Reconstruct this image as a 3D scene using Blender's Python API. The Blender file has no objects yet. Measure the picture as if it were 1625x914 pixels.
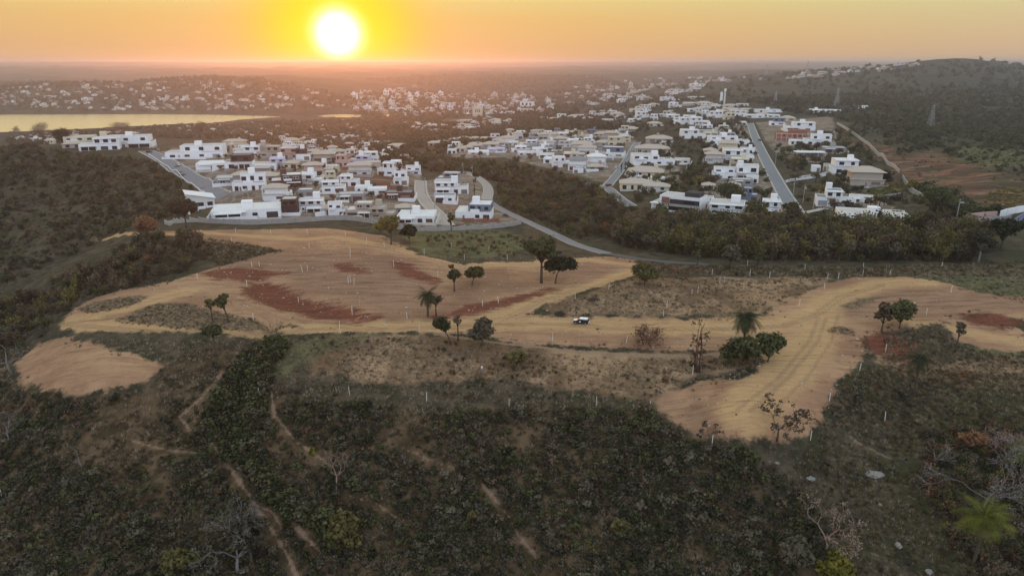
import bpy, bmesh, math, random
import numpy as np
from mathutils import Vector, Matrix

random.seed(7)
RNG = np.random.default_rng(7)
SC = bpy.context.scene
COL = SC.collection
R = math.radians

# ------------------------------------------------------------------ camera
F, CX, CY = 1090.0, 812.5, 457.0          # focal length and centre in pixels of a 1625-wide frame
CAMZ = 62.0
PITCH = math.atan(357.0 / F)
cam_data = bpy.data.cameras.new('camera')
cam_data.sensor_width = 36.0
cam_data.lens = 36.0 * F / 1625.0
cam_data.clip_start = 1.0
cam_data.clip_end = 90000.0
cam = bpy.data.objects.new('camera', cam_data)
COL.objects.link(cam)
cam.location = (0, 0, CAMZ)
cam.rotation_euler = (math.pi / 2 - PITCH, 0, 0)
SC.camera = cam

# ------------------------------------------------------------------ sun and sky
def pix_dir(px, py):
    xc = (px - CX) / F
    yc = -(py - CY) / F
    cp, sp = math.cos(PITCH), math.sin(PITCH)
    return np.array([xc, cp + yc * sp, -sp + yc * cp])

sd = pix_dir(536, 55)
SUN_DIR = Vector(sd / np.linalg.norm(sd))
SUN_EL = math.asin(SUN_DIR.z)
SUN_AZ = math.atan2(SUN_DIR.x, SUN_DIR.y)

sun_data = bpy.data.lights.new('sun', 'SUN')
sun_data.energy = 0.75
sun_data.color = (1.0, 0.30, 0.06)
sun_data.angle = R(0.5)
sun = bpy.data.objects.new('sun', sun_data)
COL.objects.link(sun)
sun.rotation_euler = (-SUN_DIR).to_track_quat('-Z', 'Y').to_euler()

SC.view_settings.view_transform = 'Standard'
SC.view_settings.look = 'None'
SC.view_settings.exposure = 0.42
SC.view_settings.gamma = 1.0
SC.cycles.max_bounces = 5
SC.cycles.diffuse_bounces = 2
SC.cycles.glossy_bounces = 2
SC.cycles.transmission_bounces = 2
SC.cycles.volume_bounces = 1
SC.cycles.transparent_max_bounces = 8
SC.cycles.use_denoising = True
SC.cycles.sample_clamp_indirect = 4.0
try:
    SC.cycles.denoiser = 'OPENIMAGEDENOISE'
except Exception:
    pass


class NT:
    """small helper for node trees"""
    def __init__(self, tree):
        self.t = tree
        self.n = tree.nodes
        self.l = tree.links

    def node(self, typ, ins=None, **kw):
        nd = self.n.new(typ)
        for k, v in kw.items():
            setattr(nd, k, v)
        for k, v in (ins or {}).items():
            self.put(nd.inputs[k], v)
        return nd

    def put(self, sock, v):
        if isinstance(v, bpy.types.NodeSocket):
            self.l.new(v, sock)
        elif v is not None:
            if sock.type == 'RGBA' and len(v) == 3:
                v = (*v, 1.0)
            sock.default_value = v

    def m(self, op, a, b=None, c=None, clamp=False):
        nd = self.n.new('ShaderNodeMath')
        nd.operation = op
        nd.use_clamp = clamp
        self.put(nd.inputs[0], a)
        if b is not None:
            self.put(nd.inputs[1], b)
        if c is not None:
            self.put(nd.inputs[2], c)
        return nd.outputs[0]

    def step(self, v, lo, hi):
        nd = self.n.new('ShaderNodeMapRange')
        nd.interpolation_type = 'SMOOTHSTEP'
        self.put(nd.inputs['Value'], v)
        self.put(nd.inputs['From Min'], lo)
        self.put(nd.inputs['From Max'], hi)
        return nd.outputs[0]

    def mix(self, fac, a, b, blend='MIX'):
        nd = self.n.new('ShaderNodeMix')
        nd.data_type = 'RGBA'
        nd.blend_type = blend
        self.put(nd.inputs[0], fac)
        self.put(nd.inputs[6], a)
        self.put(nd.inputs[7], b)
        return nd.outputs[2]

    def noise(self, vec, scale, detail=3.0, rough=0.55, dist=0.0):
        nd = self.n.new('ShaderNodeTexNoise')
        self.put(nd.inputs['Vector'], vec)
        nd.inputs['Scale'].default_value = scale
        nd.inputs['Detail'].default_value = detail
        nd.inputs['Roughness'].default_value = rough
        nd.inputs['Distortion'].default_value = dist
        return nd.outputs[0]

    def ramp(self, fac, stops):
        nd = self.n.new('ShaderNodeValToRGB')
        self.put(nd.inputs[0], fac)
        cr = nd.color_ramp
        while len(cr.elements) > 2:
            cr.elements.remove(cr.elements[-1])
        for i, (p, c) in enumerate(stops):
            e = cr.elements[i] if i < 2 else cr.elements.new(p)
            e.position = p
            e.color = (*c, 1.0)
        return nd.outputs[0]


world = bpy.data.worlds.new('World')
SC.world = world
world.use_nodes = True
W = NT(world.node_tree)
W.n.clear()
tc = W.node('ShaderNodeTexCoord')
sep = W.node('ShaderNodeSeparateXYZ', {0: tc.outputs['Generated']})
el = W.m('MULTIPLY', W.m('ARCSINE', sep.outputs[2]), 180 / math.pi)          # elevation in degrees
dotn = W.node('ShaderNodeVectorMath', {0: tc.outputs['Generated'], 1: tuple(SUN_DIR)}, operation='DOT_PRODUCT')
ang = W.m('MULTIPLY', W.m('ARCCOSINE', W.m('MINIMUM', dotn.outputs['Value'], 1.0)), 180 / math.pi)
# sunset bands on the sun's side, cooler bands away from it
elf = W.m('POWER', W.m('DIVIDE', W.m('MAXIMUM', el, 0.0), 90.0, clamp=True), 0.5)
def ep(d): return (d / 90.0) ** 0.5
warm = W.ramp(elf, [(0.0, (0.60, 0.34, 0.16)), (ep(1.2), (0.63, 0.37, 0.16)), (ep(3.2), (0.68, 0.425, 0.155)), (ep(5.5), (0.68, 0.57, 0.22)),
                    (ep(9), (0.66, 0.66, 0.40)), (ep(16), (0.74, 0.82, 0.78)), (ep(35), (0.78, 0.86, 0.94)), (1.0, (0.74, 0.84, 1.0))])
cool = W.ramp(elf, [(0.0, (0.84, 0.84, 0.98)), (ep(5), (1.02, 1.0, 1.12)), (ep(12), (1.08, 1.14, 1.30)), (ep(25), (0.88, 1.02, 1.26)),
                    (1.0, (0.74, 0.84, 1.0))])
away = W.step(ang, 38.0, 120.0)
base = W.mix(away, warm, cool)
# right of the frame the bands turn paler and greener with the angle from the sun
pale = W.m('MULTIPLY', W.step(ang, 12.0, 52.0), 0.75)
base = W.mix(W.m('MULTIPLY', pale, W.m('SUBTRACT', 1.0, away)), base, W.mix(W.step(el, 0.3, 6.0), (0.57, 0.40, 0.24), (0.55, 0.57, 0.31)))
# thin streaks of cloud
mp = W.node('ShaderNodeMapping', {0: tc.outputs['Generated'], 'Scale': (9.0, 9.0, 130.0)})
cl = W.m('MULTIPLY', W.step(W.noise(mp.outputs[0], 1.0, 3.0), 0.62, 0.80), W.step(el, 2.0, 4.5))
base = W.mix(W.m('MULTIPLY', cl, 0.28), base, (0.80, 0.42, 0.22))
# the glare round the sun
def fall(rad, p_): return W.m('POWER', 2.71828, W.m('MULTIPLY', W.m('POWER', W.m('DIVIDE', ang, rad), p_), -1.0))
g1, g2, g3 = fall(6.4, 3.0), fall(4.5, 2.6), fall(1.36, 2.4)
glow = W.mix(W.m('MULTIPLY', g1, 0.97, clamp=True), base, (0.80, 0.46, 0.0))
glow = W.mix(W.m('MULTIPLY', g2, 1.0, clamp=True), glow, (0.86, 0.73, 0.0))
glow = W.mix(W.m('MULTIPLY', g3, 1.0, clamp=True), glow, (3.5, 3.3, 2.7))
sky = W.node('ShaderNodeTexSky', sky_type='NISHITA', sun_disc=False, sun_elevation=SUN_EL, sun_rotation=SUN_AZ)
bg1 = W.node('ShaderNodeBackground', {'Color': sky.outputs[0], 'Strength': 0.05})
gmask = W.step(el, -2.5, -0.6)
low = W.mix(gmask, (0.16, 0.13, 0.11), glow)
bg2 = W.node('ShaderNodeBackground', {'Color': low, 'Strength': 0.94})
addw = W.node('ShaderNodeMixShader', {0: 0.90, 1: bg1.outputs[0], 2: bg2.outputs[0]})
W.node('ShaderNodeOutputWorld', {0: addw.outputs[0]})

# ------------------------------------------------------------------ object helpers
def tag(o, label=None, cat=None, group=None, kind=None):
    if label: o['label'] = label
    if cat: o['category'] = cat
    if group: o['group'] = group
    if kind: o['kind'] = kind
    return o

def empty(name, loc, rz=0.0, label=None, cat=None, group=None):
    o = bpy.data.objects.new(name, None)
    COL.objects.link(o)
    o.location = loc
    o.rotation_euler = (0, 0, rz)
    o.empty_display_size = 0.5
    return tag(o, label, cat, group)

def mesh_obj(name, me, parent=None, loc=(0, 0, 0), scale=None, rot=None):
    o = bpy.data.objects.new(name, me)
    COL.objects.link(o)
    o.location = loc
    if scale is not None: o.scale = scale
    if rot is not None: o.rotation_euler = rot
    if parent is not None: o.parent = parent
    return o

def copy_tree(o, parent=None):
    c = o.copy()
    COL.objects.link(c)
    c.parent = parent
    for ch in list(o.children):
        copy_tree(ch, c)
    return c

class MB:
    """collects boxes, tubes and quads for one mesh"""
    def __init__(self):
        self.v, self.f, self.mi, self.n = [], [], [], 0

    def add(self, v, f, mi=0):
        self.v.append(np.asarray(v, float).reshape(-1, 3))
        for q in f:
            self.f.append([i + self.n for i in q])
            self.mi.append(mi)
        self.n += len(self.v[-1])

    def box(self, x0, x1, y0, y1, z0, z1, mi=0):
        v = [(x, y, z) for z in (z0, z1) for y in (y0, y1) for x in (x0, x1)]
        self.add(v, [(0, 2, 3, 1), (4, 5, 7, 6), (0, 1, 5, 4), (2, 6, 7, 3), (0, 4, 6, 2), (1, 3, 7, 5)], mi)

    def tube(self, pts, rad, sides=5, mi=0, cap=True):
        pts = [Vector(p) for p in pts]
        rings = []
        for i, p in enumerate(pts):
            d = (pts[min(i + 1, len(pts) - 1)] - pts[max(i - 1, 0)])
            if d.length < 1e-6: d = Vector((0, 0, 1))
            d.normalize()
            a = d.orthogonal().normalized() if abs(d.z) < 0.95 else Vector((1, 0, 0)).cross(d).normalized()
            b = d.cross(a)
            r = rad[i] if hasattr(rad, '__len__') else rad
            rings.append([p + (a * math.cos(t) + b * math.sin(t)) * r for t in [2 * math.pi * k / sides for k in range(sides)]])
        v = [q for ring in rings for q in ring]
        f = []
        for i in range(len(rings) - 1):
            for k in range(sides):
                f.append((i * sides + k, i * sides + (k + 1) % sides, (i + 1) * sides + (k + 1) % sides, (i + 1) * sides + k))
        if cap:
            f.append(tuple(range(sides))[::-1])
            f.append(tuple((len(rings) - 1) * sides + k for k in range(sides)))
        self.add([tuple(q) for q in v], f, mi)

    def mesh(self, name, mats, smooth=False):
        me = bpy.data.meshes.new(name)
        vv = np.concatenate(self.v) if self.v else np.zeros((0, 3))
        me.from_pydata(vv.tolist(), [], self.f)
        for m_ in (mats if isinstance(mats, (list, tuple)) else [mats]):
            me.materials.append(m_)
        if any(self.mi):
            me.polygons.foreach_set('material_index', self.mi)
        if smooth:
            me.polygons.foreach_set('use_smooth', [True] * len(me.polygons))
        me.update()
        return me

    def build(self, name, mats, parent=None, loc=(0, 0, 0), smooth=False, rot=None):
        return mesh_obj(name, self.mesh(name, mats, smooth), parent, loc, rot=rot)

def quads_mesh(name, V, mat):
    """V: (n,4,3) array of separate quads"""
    n = len(V)
    me = bpy.data.meshes.new(name)
    me.vertices.add(n * 4)
    me.vertices.foreach_set('co', V.reshape(-1).astype(np.float32))
    me.loops.add(n * 4)
    me.loops.foreach_set('vertex_index', np.arange(n * 4, dtype=np.int32))
    me.polygons.add(n)
    me.polygons.foreach_set('loop_start', np.arange(0, n * 4, 4, dtype=np.int32))
    me.materials.append(mat)
    me.update(calc_edges=True)
    return me

# ------------------------------------------------------------------ height field of the land
def perlin(x, y, seed=0):
    rs = np.random.default_rng(seed)
    perm = rs.permutation(256)
    gr = rs.uniform(0, 2 * np.pi, 256)
    xi, yi = np.floor(x).astype(int), np.floor(y).astype(int)
    xf, yf = x - xi, y - yi
    u, v = xf * xf * xf * (xf * (xf * 6 - 15) + 10), yf * yf * yf * (yf * (yf * 6 - 15) + 10)
    def g(ix, iy, dx, dy):
        h = gr[perm[(perm[ix & 255] + iy) & 255]]
        return np.cos(h) * dx + np.sin(h) * dy
    a, b = g(xi, yi, xf, yf), g(xi + 1, yi, xf - 1, yf)
    c, d = g(xi, yi + 1, xf, yf - 1), g(xi + 1, yi + 1, xf - 1, yf - 1)
    return (a + u * (b - a)) * (1 - v) + (c + u * (d - c)) * v

def fbm(x, y, wl, octs=4, seed=0, gain=0.5):
    s, a = 0, 1.0
    for k in range(octs):
        s = s + a * perlin(x / wl + 17.3 * k, y / wl - 9.1 * k, seed + k)
        wl, a = wl / 2.03, a * gain
    return s

CTRL = [  # px, py, z on visible land
 (0,914,-24),(400,914,-24),(812,914,-24),(1200,914,-22),(1625,914,-15),
 (0,800,-20),(400,800,-17),(812,800,-16),(1200,800,-15),(1625,800,-11),
 (0,700,-15),(300,700,-11),(600,700,-9),(900,700,-8),(1200,700,-4),(1450,700,-7),(1625,700,-6),
 (0,620,-10),(130,620,-5),(300,620,-6),(600,620,-3.5),(812,620,-3),(1100,620,-2),(1300,620,-2),(1500,620,-4),(1625,620,-3),
 (130,570,-2.5),(400,560,-1),(600,560,-1),(900,560,-1),(1200,560,-1),(1400,560,-1.5),(1625,560,-2),
 (100,510,-1),(300,520,0),(500,520,0),(700,520,0),(900,510,.3),(1200,515,.5),(1500,510,1),
 (500,480,1.2),(400,440,3),(600,440,3.5),(450,400,4.5),(600,400,4.5),(330,370,3),(500,365,2.5),(700,440,2.5),(800,430,2),
 (950,420,1.5),(1000,470,2.5),(1200,470,3),(1450,445,4),(1625,440,3.5),(1625,480,3),
 (200,450,1),(80,480,-3),(0,540,-9),(200,380,1.5),(130,402,-1),
 (0,400,-35),(100,345,-25),(0,300,-15),(0,245,2),(150,250,0),(250,300,-8),(300,338,-2),
 (60,234,3),(170,241,2),(240,242,1),
 (400,350,-1),(550,345,-1),(700,355,-3),(800,350,-6),(450,300,-2),(600,300,-4),(700,300,-7),(400,250,-2),(500,243,-4),(640,265,-9),
 (850,320,-12),(850,290,-14),(880,352,-8),(900,385,-4),(1000,330,-7),(950,300,-8),(1000,240,-10),(1000,300,-7),
 (700,255,-14),(850,260,-13),(850,230,-16),(750,235,-18),(950,220,-14),(600,238,-28),
 (620,225,-45),(500,225,-48),(350,222,-50),(250,218,-58),(100,217,-65),
 (0,212,-76),(200,204,-78),(350,197,-78),(450,191,-78),(600,190,-78),(700,190,-70),(760,195,-55),(860,195,-45),(700,210,-52),(800,205,-40),
 (0,178,-76),(300,176,-76),(600,176,-78),(0,150,-40),(300,150,-35),(100,130,-2),(300,122,5),(0,133,-5),(500,140,-20),(560,127,-12),
 (700,160,-75),(800,165,-72),(900,165,-65),(900,150,-60),(700,145,-70),
 (100,110,12),(400,111,8),(620,117,-4),(820,121,-18),(950,125,-25),(1000,140,-45),
 (1100,200,-8),(1200,200,-5),(1160,340,-4),(1270,355,-3),(1100,160,-5),(1150,165,-4),(1300,180,-4),(1200,150,-2),(1060,140,-15),(1200,122,8),
(1350,150,-5),(1450,150,0),(1600,150,5),(1500,180,-5),(1600,200,-12),(1600,230,-2),(1500,240,2),(1450,270,0),
 (1330,200,-2),(1400,240,-1),(1450,310,-1),(1400,350,-1),(1520,345,2),(1620,330,4),(1600,280,3),(1300,300,-4),(1330,340,-2),(1620,395,3),
 (1540,415,1),(1300,418,0),(1100,420,0),(1000,370,-5),(1200,370,-3),
]
CTRLD = [  # px, distance, z on land out of sight
 (0,345,-42),(100,355,-38),(200,350,-20),(60,690,-6),(60,880,-40),(250,740,-14),(450,660,-20),(250,950,-46),
 (100,3500,-45),(300,4100,-30),(1300,2800,32),(1400,2900,52),(1460,2900,64),(1525,2900,86),(1580,2900,62),(1640,2900,36),(1525,4200,20),(1625,4200,20),
 (812,20,-48),(812,60,-38),(0,60,-36),(1625,60,-30),
]
CTRLA = []
for dg in (-80, -60, -40, -20, 0, 20, 40, 60, 80):
    CTRLA += [(dg, 9000, 12), (dg, 16000, 72), (dg, 30000, 70)]
for dg in (-75, 75, -55, 55):
    CTRLA += [(dg, 60, -34), (dg, 150, -18), (dg, 300, -18), (dg, 800, -30), (dg, 2500, 0), (dg, 5000, 12)]

def _nodes():
    A, L, Z = [], [], []
    for px, py, z in CTRL:
        d = pix_dir(px, py)
        h = math.hypot(d[0], d[1])
        D = (CAMZ - z) / (-d[2] / h)
        A.append(math.atan2(d[0], d[1])); L.append(math.log(D)); Z.append(z)
    for px, D, z in CTRLD:
        d = pix_dir(px, 105 if D > 2000 else 300)
        A.append(math.atan2(d[0], d[1])); L.append(math.log(D)); Z.append(z)
    for dg, D, z in CTRLA:
        A.append(R(dg)); L.append(math.log(D)); Z.append(z)
    return np.array(A), np.array(L), np.array(Z)

_A, _L, _Z = _nodes()
_KL = 0.75
def _phi(a, l):
    return np.sqrt(a * a + (l * _KL) ** 2 + 0.05 ** 2)
_M = _phi(_A[:, None] - _A[None], _L[:, None] - _L[None])
_n = len(_A)
_P = np.stack([np.ones(_n), _A, _L], 1)
_K = np.block([[_M - 0.006 * np.eye(_n), _P], [_P.T, np.zeros((3, 3))]])
_C = np.linalg.solve(_K, np.concatenate([_Z, np.zeros(3)]))

AZ = np.concatenate([np.arange(-80, -44, 1.5), np.arange(-44, 44.01, 0.19), np.arange(45, 81, 1.5)]) * math.pi / 180
DD = np.concatenate([np.geomspace(15, 62, 16)[:-1], np.geomspace(62, 420, 390)[:-1], np.geomspace(420, 3200, 215)[:-1], np.geomspace(3200, 32000, 80)])
LD = np.log(DD)

def _rbf(a, l):
    out = np.zeros(a.shape)
    for i in range(_n):
        out += _C[i] * _phi(a - _A[i], l - _L[i])
    return out + _C[_n] + _C[_n + 1] * a + _C[_n + 2] * l

GA, GL = np.meshgrid(AZ, LD)
GD = np.exp(GL)
GX, GY = GD * np.sin(GA), GD * np.cos(GA)
# evaluate the smooth field on a thinned grid, then refine
_ia = np.unique(np.concatenate([np.arange(0, len(AZ), 4), [len(AZ) - 1]]))
_il = np.unique(np.concatenate([np.arange(0, len(LD), 4), [len(LD) - 1]]))
_ga, _gl = np.meshgrid(AZ[_ia], LD[_il])
_h = _rbf(_ga, _gl)
_t = np.stack([np.interp(AZ, AZ[_ia], _h[i]) for i in range(len(_il))])
H = np.stack([np.interp(LD, LD[_il], _t[:, j]) for j in range(len(AZ))], 1)

def unproj_z(px, py, z):
    d = pix_dir(px, py)
    t = (z - CAMZ) / d[2]
    return d[0] * t, d[1] * t

def poly_sd(P, x, y):
    """signed distance to polygon P, positive inside"""
    P = np.asarray(P, float)
    d2 = np.full(x.shape, 1e12)
    ins = np.zeros(x.shape, bool)
    for i in range(len(P)):
        ax, ay = P[i]; bx, by = P[(i + 1) % len(P)]
        ex, ey = bx - ax, by - ay
        t = np.clip(((x - ax) * ex + (y - ay) * ey) / max(ex * ex + ey * ey, 1e-9), 0, 1)
        d2 = np.minimum(d2, (x - ax - t * ex) ** 2 + (y - ay - t * ey) ** 2)
        c = (ay > y) != (by > y)
        ins ^= c & (x < ex * (y - ay) / (ey if abs(ey) > 1e-9 else 1e-9) + ax)
    d = np.sqrt(d2)
    return np.where(ins, d, -d)

def line_sd(P, x, y, half):
    P = np.asarray(P, float)
    d2 = np.full(x.shape, 1e12)
    for i in range(len(P) - 1):
        ax, ay = P[i]; bx, by = P[i + 1]
        ex, ey = bx - ax, by - ay
        t = np.clip(((x - ax) * ex + (y - ay) * ey) / max(ex * ex + ey * ey, 1e-9), 0, 1)
        d2 = np.minimum(d2, (x - ax - t * ex) ** 2 + (y - ay - t * ey) ** 2)
    return half - np.sqrt(d2)

# relief: fine near the camera, hills further out
amp = np.clip((GD - 550) / 900, 0, 1)
H = H + amp * np.clip(GD * 0.0045, 0, 30) * fbm(GX, GY, 420.0, 4, 3)
H = H + np.clip((GD - 3500) / 3000, 0, 1) * 28 * fbm(GX, GY, 2600.0, 4, 5)
near = np.clip((270 - GD) / 100, 0, 1)
H = H + (0.25 + 0.75 * np.clip((-2.5 - H) / 4, 0, 1)) * near * (1.3 * fbm(GX, GY, 16.0, 4, 11))
H = H + np.clip((500 - GD) / 100, 0, 1) * 0.22 * fbm(GX, GY, 7.0, 3, 21)
lf = np.clip((-0.27 - GA) / 0.1, 0, 1) * np.clip((GD - 330) / 40, 0, 1) * np.clip((540 - GD) / 40, 0, 1)
H = H + lf * 4.5 * fbm(GX, GY, 40.0, 4, 13)
rt = np.clip((GA - 0.42) / 0.06, 0, 1) * np.clip((GD - 300) / 60, 0, 1) * np.clip((700 - GD) / 100, 0, 1)
H = H + rt * 3.0 * fbm(GX, GY, 45.0, 4, 15)
# the lake basin
WATER_Z = -80.0
LAKE = [unproj_z(px, py, WATER_Z) for px, py in [(-900,188),(-400,184),(0,182),(120,181.5),(240,182),(330,182.5),(420,184),(455,186),(430,189),(380,192),(330,196),
        (250,199),(170,203),(110,207),(60,210),(0,215),(-300,222),(-900,225)]]
LAKE2 = [unproj_z(px, py, WATER_Z) for px, py in [(498,184.5),(520,182),(548,181.5),(574,182.5),(576,185.5),(545,187.5),(515,187)]]
LAKE3 = [unproj_z(px, py, WATER_Z) for px, py in [(600,182),(628,180.5),(634,183),(612,185.5)]]
far_ = (GD > 900) & (GD < 3200)
lk = np.full(GX.shape, -1e3)
for P_ in (LAKE, LAKE2, LAKE3):
    lk[far_] = np.maximum(lk[far_], poly_sd(P_, GX[far_], GY[far_]))
lk = lk + 8 * fbm(GX, GY, 90.0, 3, 31)
wet = np.clip((lk + 6) / 12, 0, 1)
H = np.where(far_, np.maximum(H, WATER_Z + 1.6) * (1 - wet) + (WATER_Z - 3) * wet, H)

# the gully and the gentle dents on the dirt
def _ctrl_line(pts, z): return [unproj_z(a, b, z) for a, b in pts]
gul = line_sd(_ctrl_line([(440,535),(405,570),(372,620),(350,665),(340,700)], -5), GX, GY, 5.5)
H = H - np.clip(gul / 5.5, 0, 1) ** 1.3 * 3.2
scar = poly_sd([unproj_z(a, b, 1.5) for a, b in [(385,452),(420,447),(500,476),(600,500),(575,512),(480,500),(410,480)]], GX, GY)
H = H - np.clip((scar + 1) / 4, 0, 1) * 1.6

# a ray from the camera on to the land
TT = np.maximum.accumulate((H - CAMZ) / GD, axis=0)
def at(px, py):
    """land seen at a picture point of the photograph, as x, y, z"""
    d = pix_dir(px, py)
    hh = math.hypot(d[0], d[1])
    a = math.atan2(d[0], d[1])
    t = d[2] / hh
    j = int(np.clip(np.searchsorted(AZ, a) - 1, 0, len(AZ) - 2))
    w = (a - AZ[j]) / (AZ[j + 1] - AZ[j])
    c = TT[:, j] * (1 - w) + TT[:, j + 1] * w
    k = int(np.searchsorted(c, t))
    if k >= len(c): k = len(c) - 1
    k = max(k, 1)
    u = 0 if c[k] == c[k - 1] else (t - c[k - 1]) / (c[k] - c[k - 1])
    D = DD[k - 1] + min(max(u, 0), 1) * (DD[k] - DD[k - 1])
    x, y = D * math.sin(a), D * math.cos(a)
    return Vector((x, y, float(hz(x, y))))

def hz(x, y):
    x, y = np.asarray(x, float), np.asarray(y, float)
    a, l = np.arctan2(x, y), np.log(np.maximum(np.hypot(x, y), DD[0]))
    j = np.clip(np.searchsorted(AZ, a) - 1, 0, len(AZ) - 2)
    i = np.clip(np.searchsorted(LD, l) - 1, 0, len(LD) - 2)
    w = np.clip((a - AZ[j]) / (AZ[j + 1] - AZ[j]), 0, 1)
    D = np.exp(l)
    u = np.clip((D - DD[i]) / (DD[i + 1] - DD[i]), 0, 1)
    return (H[i, j] * (1 - w) + H[i, j + 1] * w) * (1 - u) + (H[i + 1, j] * (1 - w) + H[i + 1, j + 1] * w) * u

def dist(p): return math.sqrt(p[0] ** 2 + p[1] ** 2 + (p[2] - CAMZ) ** 2)
def mpp(p): return dist(p) / F          # metres per photograph pixel at p

def at_many(P): return [tuple(at(a, b))[:2] for a, b in P]

# ------------------------------------------------------------------ what covers the land
def dense(P, step=14):
    out = []
    for i in range(len(P) - 1):
        n = max(1, int(math.hypot(P[i + 1][0] - P[i][0], P[i + 1][1] - P[i][1]) / step))
        for k in range(n):
            t = k / n
            out.append((P[i][0] + t * (P[i + 1][0] - P[i][0]), P[i][1] + t * (P[i + 1][1] - P[i][1])))
    out.append(P[-1])
    return out

POLY = dict(
 dirt=[[(150,377),(215,368),(320,366),(420,364),(520,362),(610,374),(668,406),(737,420),(771,416),(826,416),(895,410),(961,407),(1009,410),(1008,438),(961,452),
        (905,470),(855,488),(846,498),(870,503),(1012,503),(1090,507),(1199,503),(1258,476),(1306,452),(1358,440),(1444,440),(1503,449),(1560,466),(1640,474),
        (1640,512),(1560,498),(1500,508),(1440,520),(1400,528),(1365,538),(1382,558),(1327,603),(1316,640),(1303,662),(1286,686),(1230,701),(1161,697),(1086,680),(1058,662),(1046,642),
        (1065,622),(1110,604),(1189,598),(1218,572),(1205,548),(1130,556),(1047,556),(930,550),(816,546),(785,538),(750,531),(668,527),(530,527),(482,529),(379,534),(327,527),(200,527),(98,524),
        (102,500),(150,472),(200,460),(270,447),(330,428),(345,424),(400,408),(450,397),(400,392),(340,386),(300,374),(215,374),(170,381)],
       [(60,545),(100,535),(150,545),(245,570),(252,583),(235,600),(200,616),(140,626),(70,619),(30,602),(25,575)],
       [(1500,505),(1625,520),(1640,560),(1560,556),(1510,535)]],
 island=[[(120,492),(150,478),(200,470),(238,470),(205,486),(150,496)],
         [(186,508),(220,492),(250,481),(300,481),(330,490),(420,512),(478,520),(440,526),(330,524),(240,517)],
         [(146,532),(180,527),(260,533),(250,545),(165,547)],
         [(1330,486),(1360,474),(1400,470),(1360,492)]],
 red=[[(385,458),(400,447),(440,453),(500,478),(560,490),(602,504),(570,511),(500,502),(430,488),(395,474)],
      [(318,434),(380,425),(460,432),(400,445),(340,442)],
      [(525,420),(560,418),(585,434),(545,432)],[(618,414),(650,420),(700,446),(680,450),(640,436)],
      [(690,504),(720,492),(790,476),(870,457),(884,461),(810,483),(740,500),(705,508)],
      [(1060,424),(1115,425),(1122,432),(1064,436)],
      [(1365,538),(1400,530),(1450,543),(1476,572),(1440,580),(1386,557)],[(1496,588),(1530,584),(1562,602),(1520,610)],
      [(1530,500),(1580,498),(1625,512),(1590,522),(1540,514)],[(840,300),(864,302),(868,318),(846,322)],[(885,320),(905,322),(900,334),(884,332)],
      [(560,300),(600,290),(640,300),(620,312),(580,312)],[(540,258),(580,262),(570,275),(545,270)]],
 green=[[(1440,438),(1640,418),(1640,474),(1560,466),(1503,449)],[(540,534),(600,530),(520,560),(440,600),(420,580),(480,540)],
        [(1530,540),(1640,545),(1640,570),(1540,560)],[(640,366),(780,362),(860,384),(800,408),(690,408),(650,392)],
        [(1360,290),(1420,285),(1440,310),(1380,316)],[(1290,340),(1340,332),(1335,350),(1296,356)],[(990,300),(1080,285),(1120,290),(1060,310)],
        [(1500,235),(1640,230),(1640,262),(1560,272),(1500,260)],[(1575,300),(1640,298),(1640,325),(1580,330)]],
 dry=[[(860,488),(960,455),(1010,440),(1130,440),(1320,440),(1255,474),(1198,500),(1010,500),(880,500)],
      [(530,530),(700,532),(820,550),(1040,562),(1190,560),(1210,580),(1100,600),(1050,640),(900,620),(800,600),(600,610),(500,590),(470,560)],
      [(1390,560),(1480,580),(1625,560),(1640,620),(1500,610),(1400,585)]],
 eroded=[[(1400,250),(1480,240),(1625,290),(1640,320),(1560,335),(1480,320),(1440,290)],[(1330,215),(1420,235),(1410,260),(1350,240)],
      [(1370,275),(1420,282),(1440,300),(1380,292)],[(560,270),(640,280),(660,300),(600,315),(540,300)],[(860,285),(900,296),(880,310),(840,300)]],
 town=[[(240,245),(330,225),(560,222),(660,262),(672,300),(710,362),(600,356),(540,346),(400,353),(345,350),(340,315),(300,285)],[(672,290),(740,268),(778,300),(776,320),(830,350),(760,360),(715,355),(684,325)],
       [(700,225),(800,208),(1000,205),(1012,230),(960,290),(880,270),(800,250),(720,252)],[(1010,235),(1060,215),(1085,290),(1040,308),(985,300)],[(1100,215),(1190,195),(1255,340),(1120,345),(1110,310),(1160,260)],[(1200,195),(1320,185),(1330,225),(1300,260),(1240,250),(1215,225)],[(1290,300),(1400,310),(1440,352),(1340,358)]],
 cut=[[(1325,487),(1360,464),(1440,453),(1500,458),(1640,482),(1640,500),(1540,492),(1440,502),(1380,507),(1340,500)],
      [(350,425),(440,402),(560,396),(640,410),(680,440),(690,480),(640,500),(600,495),(520,470),(440,440),(380,440)],[(1060,640),(1120,640),(1160,690),(1110,685)],[(880,418),(960,414),(1000,420),(960,440),(880,440)]],
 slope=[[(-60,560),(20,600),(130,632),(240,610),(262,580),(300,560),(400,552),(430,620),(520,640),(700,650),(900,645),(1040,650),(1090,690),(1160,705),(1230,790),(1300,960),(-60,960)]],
 wild=[[(-60,560),(-60,230),(60,232),(130,240),(240,250),(340,312),(290,345),(235,350),(180,378),(130,402),(40,445)],
       [(60,545),(0,560),(0,480),(60,440),(130,400),(220,376),(325,378),(330,420),(260,446),(180,462),(105,500)]],
)
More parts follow.
